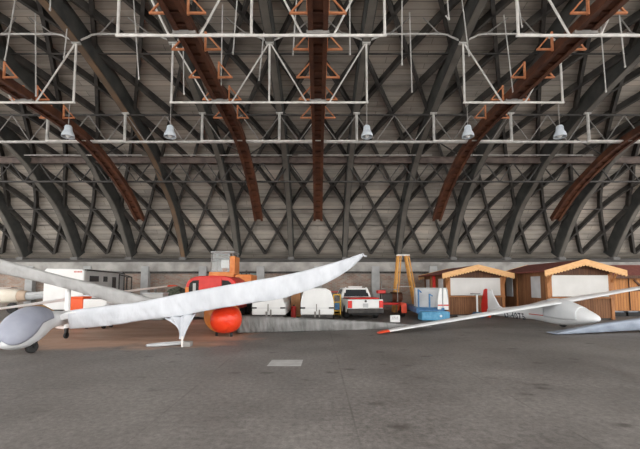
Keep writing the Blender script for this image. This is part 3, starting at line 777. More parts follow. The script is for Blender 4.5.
on_fuselage(tv, tf, GCn+bk*4.28+Vector((0, 0, .115)), hv, 'lettering', 'registration_letter', 'dark registration letters')
sv = []; sf = []
for i in range(13): sv += [(i*.1, 0), (i*.1, .035)]
for i in range(12): sf.append((2*i, 2*i+2, 2*i+3, 2*i+1))
on_fuselage(sv, sf, GCn+bk*2.75+Vector((0, 0, .36)), hv, 'redletter', 'pinstripe', 'thin red stripe')

# --- blue-grey covered wing tip near the huts
gD = thing('covered_wing', 'blue-grey cloth covered wing reaching across the floor in front of the white glider nose', 'glider wing', (7.4, 11.1, 0))
stD = [(557.5, 333, 334.6), (571, 330.5, 334.2), (587, 327.2, 333.4), (610, 323, 332.2), (640, 319.2, 330.6), (680, 314.5, 328.5), (720, 310, 326.5)]
mD, _, _ = cover((7.4, 10.95), (13.5, 12.0), stD, .45, 1.1, .012, 5)
part('wing_cover', mD, 'bluegrey_cloth', gD, smooth=60)
part('tip_cap', MB().box(tuple(flo(558, 334.5)+Vector((.02, .12, .03))), (.16, .3, .05)), 'dark_steel', gD, bevel=.02, label='dark tip cap')

# --- more gliders behind, on the caravan side
gE = thing('parked_glider', 'cream and tan glider side-on beneath the raised grey wing, furthest from the camera', 'glider', (-17.3, 19.5, 0), group='gliders parked on the floor')
nE = at(-22, 299, 19.5); bE = (1, .03)
secE = [(0, .03, .03, .85), (.1, .16, .15, .86), (.5, .28, .28, .9), (1.1, .32, .36, .93), (1.8, .32, .36, .95), (2.4, .26, .28, .95), (3.2, .18, .2, .97), (4.2, .12, .13, 1.0), (5.1, .08, .1, 1.03)]
part('fuselage', MB().loft(fuselage(secE, (nE.x, nE.y), bE)), 'palegrey', gE, smooth=True)
part('nose_cover', shell_over(secE, (nE.x, nE.y), bE, .0, 2.25, R(-90), R(270), .014, 30), 'cream', gE, smooth=True, solid=.012, label='cream cockpit cover')
part('tan_cover', shell_over(secE, (nE.x, nE.y), bE, 2.2, 2.75, R(-90), R(270), .02, 30), 'tan', gE, smooth=True, solid=.012, label='tan cover band')
stE = [(26, 293, 295), (40, 291.5, 294), (52, 290.3, 293), (62, 289.6, 292)]
mE, _, _ = cover((-16.2, 19.3), (-12, 19.6), stE, .9, .6, 0, 2, 4)
part('wing', mE, 'gel', gE, smooth=True)
part('tail_fin', MB().prism([(nE.x+4.5, 1.0), (nE.x+5.15, 1.0), (nE.x+5.2, 1.3), (nE.x+4.9, 1.3)], lambda u, v, w_: Vector((u, 19.7+w_, v)), -.04, .04), 'gel', gE, bevel=.02)
wheel(gE, (nE.x+1.9, 19.5, .3), .3, .12, (0, 1))
part('wheel_strut', MB().bar((nE.x+1.9, 19.5, .3), (nE.x+1.9, 19.5, .75), .1, .1), 'palegrey', gE)

gF = thing('parked_glider', 'white glider whose slim bare wing slants below the raised grey wing', 'glider', (-9.9, 14.8, 0), group='gliders parked on the floor')
stF = [(-14, 309.8, 312), (0, 307.6, 309.8), (30, 303.2, 306), (65, 297.6, 301.2), (88, 294.5, 298.6), (98, 293.8, 298)]
mF, _, _ = cover((-11.6, 13.0), (-9.2, 14.6), stF, .55, .95, 0, 2, 5)
part('wing', mF, 'gel', gF, smooth=True)
secF = [(0, .02, .02, .6), (.1, .14, .13, .62), (.5, .26, .25, .68), (1.1, .31, .33, .75), (1.8, .28, .3, .8), (2.6, .18, .2, .82), (4, .11, .13, .85), (5.5, .07, .09, .88)]
nF = at(112, 305, 14.0)
part('fuselage', MB().loft(fuselage(secF, (nF.x, nF.y), (-.33, .944))), 'pink', gF, smooth=True)
wf = Vector((nF.x-.33*1.3, nF.y+.944*1.3, 0))
wheel(gF, (wf.x, wf.y, .22), .22, .1, (.944, .33))
part('wheel_strut', MB().bar((wf.x, wf.y, .22), (wf.x, wf.y, .6), .08, .08), 'pink', gF)

gG = thing('glider_wing', 'thin pinkish white wing with red tip on trestles, showing above the near white wing', 'glider wing', (-9, 18.7, 0))
stG = [(112, 291.6, 294), (118, 291, 293.4), (130, 289.6, 292), (150, 287.3, 289.3), (168, 285.3, 286.8)]
mG, _, _ = cover((-10.9, 18.5), (-7.5, 18.8), stG, .8, .45, 0, 2, 5)
part('wing', mG, 'pink', gG, smooth=True)
mG, _, _ = cover((-10.9, 18.5), (-7.5, 18.8), [(167, 285.2, 286.9), (171, 285, 286.6), (176, 285.2, 286)], .45, .4, 0, 2, 4)
part('wing_tip', mG, 'redtip', gG, smooth=True, label='red wing tip')
for x, zt2 in ((-10.2, 1.22), (-8.6, 1.38)): part('trestle', MB().prism([(-.3, 0), (-.22, 0), (0, zt2-.1), (.22, 0), (.3, 0), (.05, zt2), (-.05, zt2)], lambda u, v, w_: Vector((x+w_, 18.85+u, v)), -.03, .03), 'mid_steel', gG)
gH = thing('glider_wing', 'short pinkish wing end near the back wall above the cream glider nose', 'glider wing', (-19.5, 20.9, 0))
mH, _, _ = cover((-20.5, 20.8), (-17.6, 21), [(-30, 288.5, 291.5), (0, 287.3, 289.6), (11, 286.8, 288.3)], .8, .5, 0, 2, 5)
part('wing', mH, 'pink', gH, smooth=True)
part('cradle', MB().prism([(-19.2, 0), (-19.9, 0), (-19.65, 1.25), (-19.45, 1.25)], lambda u, v, w_: Vector((u, w_, v)), 21.05, 21.2), 'mid_steel', gH)

# ------------------------------------------------------------------ things behind, caravan side
cv = thing('caravan', 'white caravan with window side painted shade-grey and dark awning frame standing by the back wall', 'caravan', (-12, 17.2, 0))
x0, x1, y0, y1 = -13.1, -11.15, 17.0, 19.4
part('body', MB().prism([(x0, .35), (x1, .35), (x1, 2.22), (x1-.12, 2.32), (x0+.12, 2.36), (x0, 2.25)], lambda u, v, w_: Vector((u, w_, v)), y0, y1+1.0), 'grey', cv, bevel=.03)  # grey is the shade on the white caravan's side, put into the colour
part('end_panel', MB().prism([(x0+.02, .4), (x1-.05, .4), (x1-.05, 2.2), (x1-.15, 2.29), (x0+.12, 2.33), (x0+.02, 2.23)], lambda u, v, w_: Vector((u, w_, v)), y0-.03, y0), 'white', cv, label='white end panel')
part('roof_edge', MB().bar((x1+.02, y0, 2.27), (x1+.02, y1+1, 2.22), .08, .06), 'dark_steel', cv)
for (a_, b_, z0_, z1_) in ((17.35, 18.05, 1.72, 2.0), (18.45, 18.8, 1.72, 2.0), (19.25, 19.6, 1.3, 1.98)):
    part('window', MB().bb(x1, x1+.02, a_, b_, z0_, z1_), 'darkglass', cv)
m = MB()
for yy in (19.9, 20.4): m.bar((x1+.02, yy, .2), (x1+.02, yy, 2.15), .05, .05); m.bar((x1+.45, yy, .2), (x1+.45, yy, 2.0), .05, .05); m.bar((x1, yy, 2.15), (x1+.45, yy, 2.0), .05, .05)
m.bar((x1+.45, 19.9, 2.0), (x1+.45, 20.4, 2.0), .05, .05).bar((x1+.45, 19.9, 1.3), (x1+.45, 20.4, 1.3), .04, .04)
part('awning_frame', m, 'dark_steel', cv)
p = at(78, 271.8, y0-.035); m = MB()
for i, wd in enumerate((.035, .05, .03, .05, .045, .04)): m.box((p.x-.17+i*.068, y0-.034, p.z), (wd, .006, .07))
part('red_lettering', m, 'redletter', cv, label='small red lettering')
for yy in (17.8, 19.3): wheel(cv, (x1-.1, yy, .32), .32, .18, (1, 0)); wheel(cv, (x0+.1, yy, .32), .32, .18, (1, 0))
# red plastic box, ochre crate, white low cart
p = at(80.5, 304, 13.6); t = thing('storage_box', 'bright orange-red box standing beside the white wing stand', 'box', (p.x, p.y, 0))
part('body', MB().bb(p.x-.26, p.x+.24, p.y-.25, p.y+.25, 0, 1.04), 'orangered', t, bevel=.03)
part('lid', MB().bb(p.x-.28, p.x+.26, p.y-.27, p.y+.27, 1.04, 1.1), 'orangered', t, bevel=.02)
p = at(41, 309, 12.6); t = thing('crate', 'ochre wooden crate tilted behind the canopy of the covered glider', 'crate', (p.x, p.y, 0))
part('body', MB().prism([(-.22, 0), (.25, 0), (.3, .62), (-.1, .82), (-.3, .75)], lambda u, v, w_: Vector((p.x+u, p.y+w_, v)), -.25, .25), 'ochre', t, bevel=.01)
part('strap', MB().bb(p.x-.26, p.x+.28, p.y-.27, p.y-.25, .3, .38), 'dark_steel', t)
p = at(100, 304, 12.9); t = thing('hand_cart', 'low white hand cart behind the wing of the covered glider, beside the orange-red box', 'cart', (p.x, p.y, 0))
part('body', MB().bb(p.x-.42, p.x+.42, p.y-.3, p.y+.3, .25, 1.04), 'white', t, bevel=.03)
part('rim', MB().bb(p.x-.3, p.x+.1, p.y-.33, p.y-.3, .55, .7), 'dark_steel', t)
for sx in (-.3, .3): wheel(t, (p.x+sx, p.y-.22, .13), .13, .08, (1, 0)); wheel(t, (p.x+sx, p.y+.22, .13), .13, .08, (1, 0))
# green net heap and grey boxes
hp = MB(); p = at(172, 294, 17.6); rings = []
for i in range(10):
    t = i/9; rr = math.sqrt(max(.001, 1-t*t)); ring = []
    for k in range(24):
        a = 2*PI*k/24; n_ = 1+.16*math.sin(3*a+i)+.1*math.sin(7*a-i*2)
        ring.append(Vector((p.x+1.0*rr*n_*math.cos(a)+.3*t, p.y+.6*rr*n_*math.sin(a), 1.42*t*(1+.05*math.sin(4*a)))))
    rings.append(ring)
single('net_heap', hp.loft(rings), 'green', 'heap covered with dark green netting beside the red machine', 'net', smooth=True)
p = at(157, 293, 16.2); t = thing('equipment_box', 'grey metal equipment box half hidden behind the white wing, beside the green netting', 'box', (p.x, p.y, 0))
part('body', MB().bb(p.x-.5, p.x+.4, p.y-.3, p.y+.3, 0, 1.15), 'grey', t, bevel=.03); part('lid', MB().bb(p.x-.52, p.x+.42, p.y-.32, p.y+.32, 1.15, 1.2), 'palegrey', t, bevel=.01)

# --- red machine (winch cab) and orange loader
Yr = 15.9; rv = thing('winch_truck', 'red winch cab with rounded roof and two dark side openings', 'vehicle', at(211, 300, Yr)*Vector((1, 1, 0)) if False else (at(211, 300, Yr).x, Yr, 0))
xa = at(185.5, 285, Yr).x; xb = at(237, 285, Yr).x; zt_ = at(211, 275.6, Yr).z; xm = (xa+xb)/2; hw = (xb-xa)/2
def out(hw_, zt2, zb2):
    pts = [(-hw_, zb2)]
    for i in range(13):
        t = i/12; a = PI-PI*t; pts.append((hw_*math.copysign(abs(math.cos(a))**.55, math.cos(a)), zb2+(zt2-zb2)*(1-.42)+ (zt2-zb2)*.42*abs(math.sin(a))**.75))
    pts.append((hw_, zb2)); return pts
part('body', MB().prism(out(hw, zt_, .45), lambda u, v, w_: Vector((xm+u, w_, v)), Yr, Yr+2.3), 'red', rv, bevel=.04, smooth=30)
def opening(x0_, x1_, flip):
    z0_, z1_ = 1.1, zt_-.2
    P = [(x0_, z0_), (x1_, z0_), (x1_, z1_), (x0_+.18, z1_-.02), (x0_+.04, z1_-.14), (x0_, z1_-.3)] if not flip else [(x0_, z0_), (x1_, z0_), (x1_, z1_-.3), (x1_-.04, z1_-.14), (x1_-.18, z1_-.02), (x0_, z1_)]
    return MB().prism(P, lambda u, v, w_: Vector((u, w_, v)), Yr-.015, Yr+.02)
part('side_opening', opening(at(189, 285, Yr).x, at(199, 285, Yr).x, False), 'black', rv)
part('side_opening', opening(at(222, 285, Yr).x, at(232, 285, Yr).x, True), 'black', rv)
part('seat', MB().bb(at(193, 285, Yr).x, at(196, 285, Yr).x, Yr-.03, Yr-.012, 1.2, 1.62), 'grey', rv, bevel=.01)
part('centre_panel', MB().bb(at(199, 285, Yr).x, at(221.5, 285, Yr).x, Yr-.05, Yr, .6, zt_-.09), 'red', rv, bevel=.03)
part('lamp', MB().bb(xa+.0, xa+.16, Yr-.04, Yr, 1.2, 1.45), 'orange', rv, bevel=.02, label='orange corner lamp')
for sg in (-1, 1):
    for yy in (.45, 1.8): wheel(rv, (xm+sg*(hw-.16), Yr+yy, .38), .38, .22, (1, 0))
Yo = 19.2; xo = at(222, 280, Yo).x; od = thing('wheel_loader', 'orange wheel loader with tall glazed cab behind the red winch cab', 'loader', (xo, Yo+1, 0))
ca0, ca1 = at(210.5, 260, Yo).x, at(234, 260, Yo).x; zc0 = at(222, 272, Yo).z; zc1 = at(222, 252.5, Yo).z
part('chassis', MB().bb(ca0-.1, ca1+.05, Yo-.3, Yo+2.6, .6, 1.55), 'orange', od, bevel=.04)
part('cab_base', MB().bb(ca0-.05, ca1+.02, Yo-.1, Yo+1.3, 1.5, zc0), 'orange', od, bevel=.03)
m = MB()
for x in (ca0+.03, ca1-.03):
    for y in (Yo, Yo+1.15): m.bar((x, y, zc0), (x+(.06 if x < xo else -.03), y, zc1), .06, .06)
m.bar((ca0, Yo, zc1), (ca1, Yo, zc1), .07, .06).bar((ca0, Yo+1.15, zc1), (ca1, Yo+1.15, zc1), .07, .06)
part('cab_frame', m, 'mid_steel', od)
part('cab_roof', MB().bb(ca0+.02, ca1+.02, Yo-.1, Yo+1.25, zc1, zc1+.06), 'palegrey', od, bevel=.02)
part('windscreen', MB().bb(ca0+.06, ca1-.22, Yo-.01, Yo+.005, zc0, zc1), 'glass', od)
part('door_post', MB().bb(ca1-.22, ca1+.06, Yo-.05, Yo+1.1, zc0-.1, zc1-.2), 'orange', od, bevel=.02)
part('seat_back', MB().bb(xo-.15, xo+.12, Yo+.55, Yo+.7, zc0, zc0+.55), 'plywood', od, bevel=.03)
part('white_cab_panel', MB().bb(at(221, 262, Yo).x, at(229, 262, Yo).x, Yo+.02, Yo+.04, at(222, 268, Yo).z, at(222, 260, Yo).z), 'white', od, label='white panel inside the cab')  # flat white patch behind the windscreen
bx0, bx1 = at(236, 280, Yo).x, at(252, 280, Yo).x
part('engine_bonnet', MB().bb(bx0, bx1, Yo-.2, Yo+1.6, .9, at(244, 274.5, Yo).z), 'orange', od, bevel=.06)
part('vent', MB().bb(bx0+.04, bx0+.24, Yo-.23, Yo-.2, 1.6, 1.95), 'dark_steel', od); part('exhaust', MB().tube([(bx0+.5, Yo+.3, 1.9), (bx0+.5, Yo+.3, 2.35)], .05, 10), 'dark_steel', od, smooth=True)
part('lift_arm', MB().bar((bx1-.35, Yo-.6, .25), (bx1-.3, Yo+.4, 1.2), .16, .22), 'orange', od, bevel=.02)
for x in (ca0-.05, bx1-.25):
    for y in (Yo+.1, Yo+2.1): wheel(od, (x, y, .55), .55, .36, (1, 0), 'orange')
# window strip on the wall behind the loader
wn = thing('window_1', 'grey-green glazed window in the wall behind the loader', 'window', (-4.6, WALLY, 1.4), kind='structure')
xa_, xb_ = at(234, 272, WALLY-.05).x, at(257, 272, WALLY-.05).x
part('pane', MB().bb(xa_, xb_, WALLY-.02, WALLY+.1, 1.2, 2.32), 'teal', wn)
m = MB()
for x in (xa_, (xa_*2+xb_)/3, (xa_+2*xb_)/3, xb_): m.bar((x, WALLY-.04, 1.2), (x, WALLY-.04, 2.34), .06, .06)
m.bar((xa_, WALLY-.04, 2.34), (xb_, WALLY-.04, 2.34), .07, .08).bar((xa_, WALLY-.04, 1.2), (xb_, WALLY-.04, 1.2), .07, .08)
part('window_frame', m, 'dark_steel', wn)

# --- white box trailers
def trailer(xl, xr, Y, ztop, lab, L=6.3):
    xm = (xl+xr)/2; hw = (xr-xl)/2
    t = thing('glider_trailer', lab, 'trailer', (xm, Y, 0), group='white glider trailers seen from behind')
    P = [(-hw, .3), (hw, .3), (hw+.0, .8), (hw*.93, ztop-.35), (hw*.8, ztop-.1), (hw*.55, ztop-.01), (0, ztop+.02), (-hw*.55, ztop-.01), (-hw*.8, ztop-.1), (-hw*.93, ztop-.35), (-hw, .8)]
    part('body', MB().prism(P, lambda u, v, w_: Vector((xm+u, w_, v)), Y, Y+L), 'white', t, bevel=.04, smooth=25)
    part('seam', MB().bb(xm-hw+.01, xm+hw-.01, Y-.008, Y, .575, .59), 'palegrey', t)
    for sg in (-1, 1): part('handle', MB().bb(xm+sg*hw*.86-.12, xm+sg*hw*.86+.1, Y-.05, Y, .56, .62), 'black', t, bevel=.01, label='black handle')
    part('coupling', MB().bb(xm-.13, xm-.05, Y-.06, Y, .2, .44).bb(xm+.06, xm+.12, Y-.06, Y, .2, .52), 'mid_steel', t)
    part('bumper', MB().bb(xm-hw+.05, xm+hw-.05, Y+.02, Y+.12, .18, .31), 'dark_steel', t)
    for sg in (-1, 1): wheel(t, (xm+sg*(hw-.12), Y+2.9, .29), .29, .18, (1, 0))
    part('latch', MB().bb(xm-.05, xm-.01, Y-.02, Y, .45, .75), 'mid_steel', t)
    return t
Yt = 14.9
trailer(at(252, 310, Yt).x, at(285.5, 310, Yt).x, Yt, 1.12, 'white trailer end beside the orange loader, lower than its neighbour')
trailer(at(300.5, 310, Yt).x, at(334, 310, Yt).x, Yt, 1.4, 'taller rounded white trailer end nearest the pickup truck')
p = at(292, 308, 17.5)
t = thing('plywood_crate', 'tall plywood crate between the two white trailers', 'crate', (p.x, p.y, 0))
part('body', MB().bb(-1.32, -.86, 17.5, 18.3, .06, 1.42), 'plywood', t, bevel=.01)
part('batten', MB().bb(-1.32, -.86, 17.47, 17.5, 1.3, 1.4), 'plywood', t); part('pallet', MB().bb(-1.32, -.86, 17.45, 18.3, 0, .07), 'ochre', t)
p = Vector((-1.14, 16.9, 0))
t = thing('fuel_can', 'small red can on the floor before the plywood crate', 'can', (p.x, p.y, 0))
part('body', MB().bb(p.x-.12, p.x+.1, p.y-.12, p.y+.12, 0, .55), 'red', t, bevel=.03); part('cap', MB().lathe([(.04, .55), (.04, .62)], (p.x, p.y, 0), 10), 'black', t)
p = at(337, 303, 16.6)
t = thing('trolley_frame', 'yellow tubular trolley frame squeezed between the taller trailer and the pickup', 'trolley', (p.x, p.y, 0))
m = MB()
for sx in (-.16, .16): m.tube([(p.x+sx, p.y, .12), (p.x+sx, p.y, 1.1)], .035, 8)
for z in (.35, .75, 1.1): m.tube([(p.x-.16, p.y, z), (p.x+.16, p.y, z)], .035, 8)
m.tube([(p.x-.16, p.y, .16), (p.x-.16, p.y+.6, .16), (p.x+.16, p.y+.6, .16), (p.x+.16, p.y, .16)], .035, 8)
part('frame', m, 'yellow', t, smooth=True)
for sx in (-.16, .16): wheel(t, (p.x+sx, p.y+.02, .1), .1, .05, (1, 0))
part('bag', MB().bb(p.x-.11, p.x+.12, p.y-.08, p.y+.1, .4, .72), 'blue', t, bevel=.03, label='blue bag on the frame')
p = at(330, 296, 21.2)
t = thing('shelf_rack', 'red and yellow shelf rack behind the taller trailer, against the back wall', 'rack', (p.x+.4, 21.5, 0))
for z in (.3, .75, 1.12): part('shelf', MB().bb(p.x-.2, p.x+1.3, 21.2, 21.8, z, z+.06), 'red' if z > 1 else 'plywood', t)
for x in (p.x-.2, p.x+1.3): part('upright', MB().bb(x-.03, x+.03, 21.2, 21.8, 0, 1.3), 'yellow', t)
part('load', MB().bb(p.x, p.x+.5, 21.25, 21.7, .81, 1.05), 'mid_steel', t); part('load', MB().bb(p.x+.6, p.x+1.1, 21.25, 21.7, .36, .68), 'orange', t)

# --- pickup
pk = thing('pickup_truck', 'white pickup truck seen from behind with red tail lamps', 'pickup', (2.13, 16.0, 0), R(8))
def PK(u, v, w_): return Vector((w_, u, v))      # u along, v up, w across (local)
hw = .82
arc = lambda cy: [(cy+.36*math.cos(PI-PI*i/8), .3+.36*math.sin(PI-PI*i/8)) for i in range(9)]
side = [(0.02, .42)]+[(.42, .3)]+arc(.85)[0:]+[(1.3, .28), (2.85, .28)]+arc(3.3)+[(3.75, .3), (4.1, .36), (4.15, .6), (4.0, .75), (3.0, .86), (1.75, .9), (0, .9)]
part('body', MB().prism(side, PK, -hw, hw), 'white', pk, bevel=.03, local=True)
part('load_bed', MB().bb(-hw+.06, hw-.06, .06, 1.65, .88, .915), 'black', pk, local=True)
bed = MB(); bed.bb(-.7, .7, .15, 1.5, .9, .97)
part('bed_load', bed, 'red', pk, local=True, bevel=.03, label='red cover over the bed')
cab = MB(); lo = [(-hw+.03, 1.65), (hw-.03, 1.65), (hw-.03, 3.2), (-hw+.03, 3.2)]; up = [(-.62, 1.8), (.62, 1.8), (.62, 2.65), (-.62, 2.65)]
cab.loft([[Vector((x, y, .88)) for x, y in lo], [Vector((x, y, 1.4)) for x, y in up]])
part('cab', cab, 'white', pk, local=True, bevel=.04)
rw = MB(); f_ = lambda x, z: Vector((x, 1.65+(z-.88)/.52*.15-.012, z)); rw.add([f_(-.64, .98), f_(.64, .98), f_(.55, 1.32), f_(-.55, 1.32)], [(0, 1, 2, 3)])
part('rear_window', rw, 'darkglass', pk, local=True, solid=.01)
for sg in (-1, 1):
    sw = MB(); g_ = lambda y, z: Vector((sg*(hw-.03-(z-.88)/.52*.17+.008), y, z)); sw.add([g_(1.85, .95), g_(2.85, .95), g_(2.55, 1.33), g_(1.9, 1.33)], [(0, 1, 2, 3)])
    part('side_window', sw, 'darkglass', pk, local=True, solid=.01)
rk = MB()
for sg in (-1, 1): rk.bar((sg*.6, 1.72, .9), (sg*.52, 1.76, 1.44), .05, .05)
rk.bar((-.35, 1.9, 1.45), (.35, 1.9, 1.45), .05, .06)
part('roof_bar', rk, 'white', pk, local=True)
tg = part('tailgate', MB().bb(-.62, .62, -.035, .02, .5, .89), 'white', pk, local=True, bevel=.015)
part('emblem', MB().lathe([(.055, -.05), (.055, -.035)], (0, 0, .82), 14, 'y'), 'dark_steel', tg, local=True)
part('number_plate', MB().bb(-.13, .11, -.05, -.035, .54, .72), 'palegrey', tg, local=True)
part('bumper', MB().bb(-hw-.01, hw+.01, -.1, .12, .28, .49), 'dark_steel', pk, local=True, bevel=.03)
part('under_guard', MB().bb(-.6, .6, .05, .3, .2, .32), 'black', pk, local=True)
for sg in (-1, 1): part('tail_lamp', MB().bb(sg*.72-.09, sg*.72+.09, -.04, .05, .52, .84), 'lampred', pk, local=True, bevel=.015, label='red tail lamp')
ROOTPK = ROOT['pickup_truck']
for sg in (-1, 1):
    for yy in (.85, 3.3): wheel(pk, tuple(ROOTPK @ Vector((sg*.7, yy, .3))), .3, .2, (math.cos(R(8)), math.sin(R(8))))

# --- clutter behind the pickup
p = at(390, 300, 19.3)
t = thing('engine_trailer', 'dark red trailer loaded with machinery between pickup and yellow ladder', 'trailer', (p.x, 19.3, 0))
part('bed', MB().bb(p.x-.6, p.x+.7, 18.9, 20.2, .5, .62), 'red', t, bevel=.02)
part('machinery', MB().bb(p.x-.45, p.x+.1, 19.1, 19.8, .62, 1.1), 'dark_steel', t, bevel=.04); part('machinery', MB().lathe([(.12, -.3), (.26, -.3), (.26, .3), (.12, .3)], (p.x+.35, 19.4, .9), 16, 'x'), 'rust', t, smooth=True)
part('red_lid', MB().bb(p.x-.75, p.x-.3, 18.85, 19.3, 1.1, 1.28), 'red', t, bevel=.03)
for sx in (-.5, .6): wheel(t, (p.x+sx, 19.4, .3), .3, .18, (1, 0))
m = MB(); m.tube([(p.x-.5, 19.0, .6), (p.x-.5, 19.0, 1.75)], .025, 8).tube([(p.x+.35, 19.0, .6), (p.x+.35, 19.0, 1.6)], .025, 8).tube([(p.x-.5, 19.0, 1.35), (p.x+.35, 19.0, 1.3)], .025, 8)
part('stake_frame', m, 'mid_steel', t, smooth=True)
# yellow step ladder
Yl = 20.6
lt_, rt_ = at(398, 255.5, Yl), at(405.5, 255.5, Yl); lb, rb = at(393.5, 311, Yl), at(416, 311, Yl)
lb.z = rb.z = 0
ld = thing('step_ladder', 'tall yellow folding ladder standing by the back wall behind the blue trailer', 'ladder', ((lb.x+rb.x)/2, Yl, 0))
def leg(a, b, nm):
    m = MB()
    for dy in (-.28, .28): m.bar((a.x, Yl+dy*.6, a.z), (b.x, Yl+dy, b.z), .11, .07)
    n = 11
    for i in range(1, n): q = a.lerp(b, i/n); dy = .28*(.6+.4*i/n); m.bar((q.x, Yl-dy, q.z), (q.x, Yl+dy, q.z), .05, .04)
    w_ = Vector((.15, 0, 0))
    for dy in (-.28,): m.bar((a.x+.14, Yl+dy*.6, a.z), (b.x+.14, Yl+dy, b.z), .06, .05)
    return part(nm, m, 'ladder', ld)
leg(lt_, lb, 'ladder_section'); leg(rt_, rb, 'ladder_section')
part('top_hinge', MB().bb(lt_.x-.08, rt_.x+.2, Yl-.22, Yl+.22, lt_.z-.03, lt_.z+.05), 'white', ld, bevel=.02, label='pale top hinge')
part('spreader', MB().bar(lt_.lerp(lb, .55), rt_.lerp(rb, .55), .03, .03), 'white', ld)
# small white sign on the floor
p = flo(395.3, 322.2); sg_ = thing('floor_sign', 'small white card box with faint grey print standing on the floor', 'sign', p)
part('board', MB().bb(p.x-.2, p.x+.2, p.y, p.y+.12, 0, .29), 'white', sg_, bevel=.008)
m = MB()
for z, wds in ((.19, (.04, .06, .03, .05)), (.12, (.05, .03, .06, .04))):
    x = p.x-.12
    for wd in wds: m.bb(x, x+wd, p.y-.004, p.y, z, z+.035); x += wd+.02
part('print', m, 'greyprint', sg_)
# red mudguard cart
# --- blue open trailer with grey wrapped load
bt = thing('glider_trailer', 'blue open trailer with grey covered upright load and white panels', 'trailer', (5.0, 15.6, 0))
m = MB(); a = at(421, 318, 15.4); b = at(449.5, 318, 15.4)
part('front_box', MB().bb(a.x, b.x, 15.3, 15.9, at(435, 320.5, 15.4).z, at(435, 311.5, 15.4).z), 'brightblue', bt, bevel=.05)
part('marker_lamp', MB().lathe([(.05, -.02), (.05, .02)], (at(441, 317, 15.3).x, 15.29, at(441, 316, 15.3).z), 12, 'y'), 'white', bt)
fx0 = a.x-.05; fx1 = b.x-.15; bx_ = at(405.5, 303, 18.6).x
for (xs_, xe_) in ((fx0, bx_), (fx1, bx_+1.15)): part('frame_rail', MB().bar((xs_, 15.7, .42), (xe_, 18.7, .5), .1, .24), 'blue', bt)
for i in range(5):
    tq = i/4; part('cross_member', MB().bar((fx0+(bx_-fx0)*tq, 15.8+2.85*tq, .42+.08*tq), (fx1+(bx_+1.15-fx1)*tq, 15.8+2.85*tq, .42+.08*tq), .08, .1), 'blue', bt)
part('deck', MB().prism([(fx0, 15.9), (fx1, 15.9), (bx_+1.15, 18.7), (bx_, 18.7)], lambda u, v, w_: Vector((u, v, w_)), .5, .54), 'blue', bt)
for x, z0_, y in ((418.5, .5, 16.35), (429.5, .5, 15.95)): 
    q = at(x, 300, y); m = MB(); m.bar((q.x, y, .5), (q.x, y, 1.35 if x < 420 else 1.15), .06, .06).bar((q.x, y, 1.33 if x < 420 else 1.13), (q.x+.14, y, 1.2 if x < 420 else 1.05), .05, .05)
    part('stanchion', m, 'blue', bt)
g0 = at(415, 300, 16.8); g1 = at(447, 300, 16.3)
cov = [[Vector((g0.x+(g1.x-g0.x)*i/12, 16.8-.5*i/12+dy+.02*math.sin(i*1.7), z)) for dy, z in ((-.22, .54), (-.2, .9), (-.13, 1.32-.0*i), (0, 1.42), (.13, 1.32), (.2, .9), (.22, .54))] for i in range(13)]
part('load_cover', MB().loft(cov), 'palegrey', bt, smooth=True, label='grey cloth over the upright load')
for xa_, xb_ in ((437.5, 442.3), (443, 448.3)):
    y = 15.85; A, B = at(xa_, 300, y).x, at(xb_, 300, y).x
    part('white_panel', MB().prism([(A, .45), (B, .45), (B-.02, .9), (B-.1 if xa_ > 440 else B-.02, 1.4), (A+.02 if xa_ > 440 else A+.1, 1.4), (A, .9)], lambda u, v, w_: Vector((u, w_, v)), y-.03, y+.03), 'white', bt, bevel=.015, label='white upright panel')
    part('strap', MB().bb(A+.0, B, y-.045, y-.03, .62, .68), 'redletter' , bt)
wq = at(402.5, 309, 17.6)
wheel(bt, (wq.x, 17.6, .3), .3, .18, (1, 0)); wheel(bt, (wq.x+1.5, 17.6, .3), .3, .18, (1, 0))
part('mudguard', MB().prism([(-.38, .28), (-.33, .5), (-.18, .64), (.0, .68), (.18, .64), (.33, .5), (.38, .28), (.34, .28), (.28, .47), (.15, .58), (0, .62), (-.15, .58), (-.28, .47), (-.34, .28)], lambda u, v, w_: Vector((wq.x+w_, 17.6+u, v)), -.14, .12), 'redtip', bt, label='red mudguard')
part('guard_plate', MB().bb(wq.x-.14, wq.x+.12, 17.2, 17.24, .2, .66), 'redtip', bt, bevel=.02)
part('axle', MB().tube([(wq.x, 17.6, .3), (wq.x+1.5, 17.6, .3)], .04, 8), 'dark_steel', bt)
part('jockey_leg', MB().tube([((a.x+b.x)/2, 15.45, 0), ((a.x+b.x)/2, 15.45, .2)], .04, 8), 'dark_steel', bt)

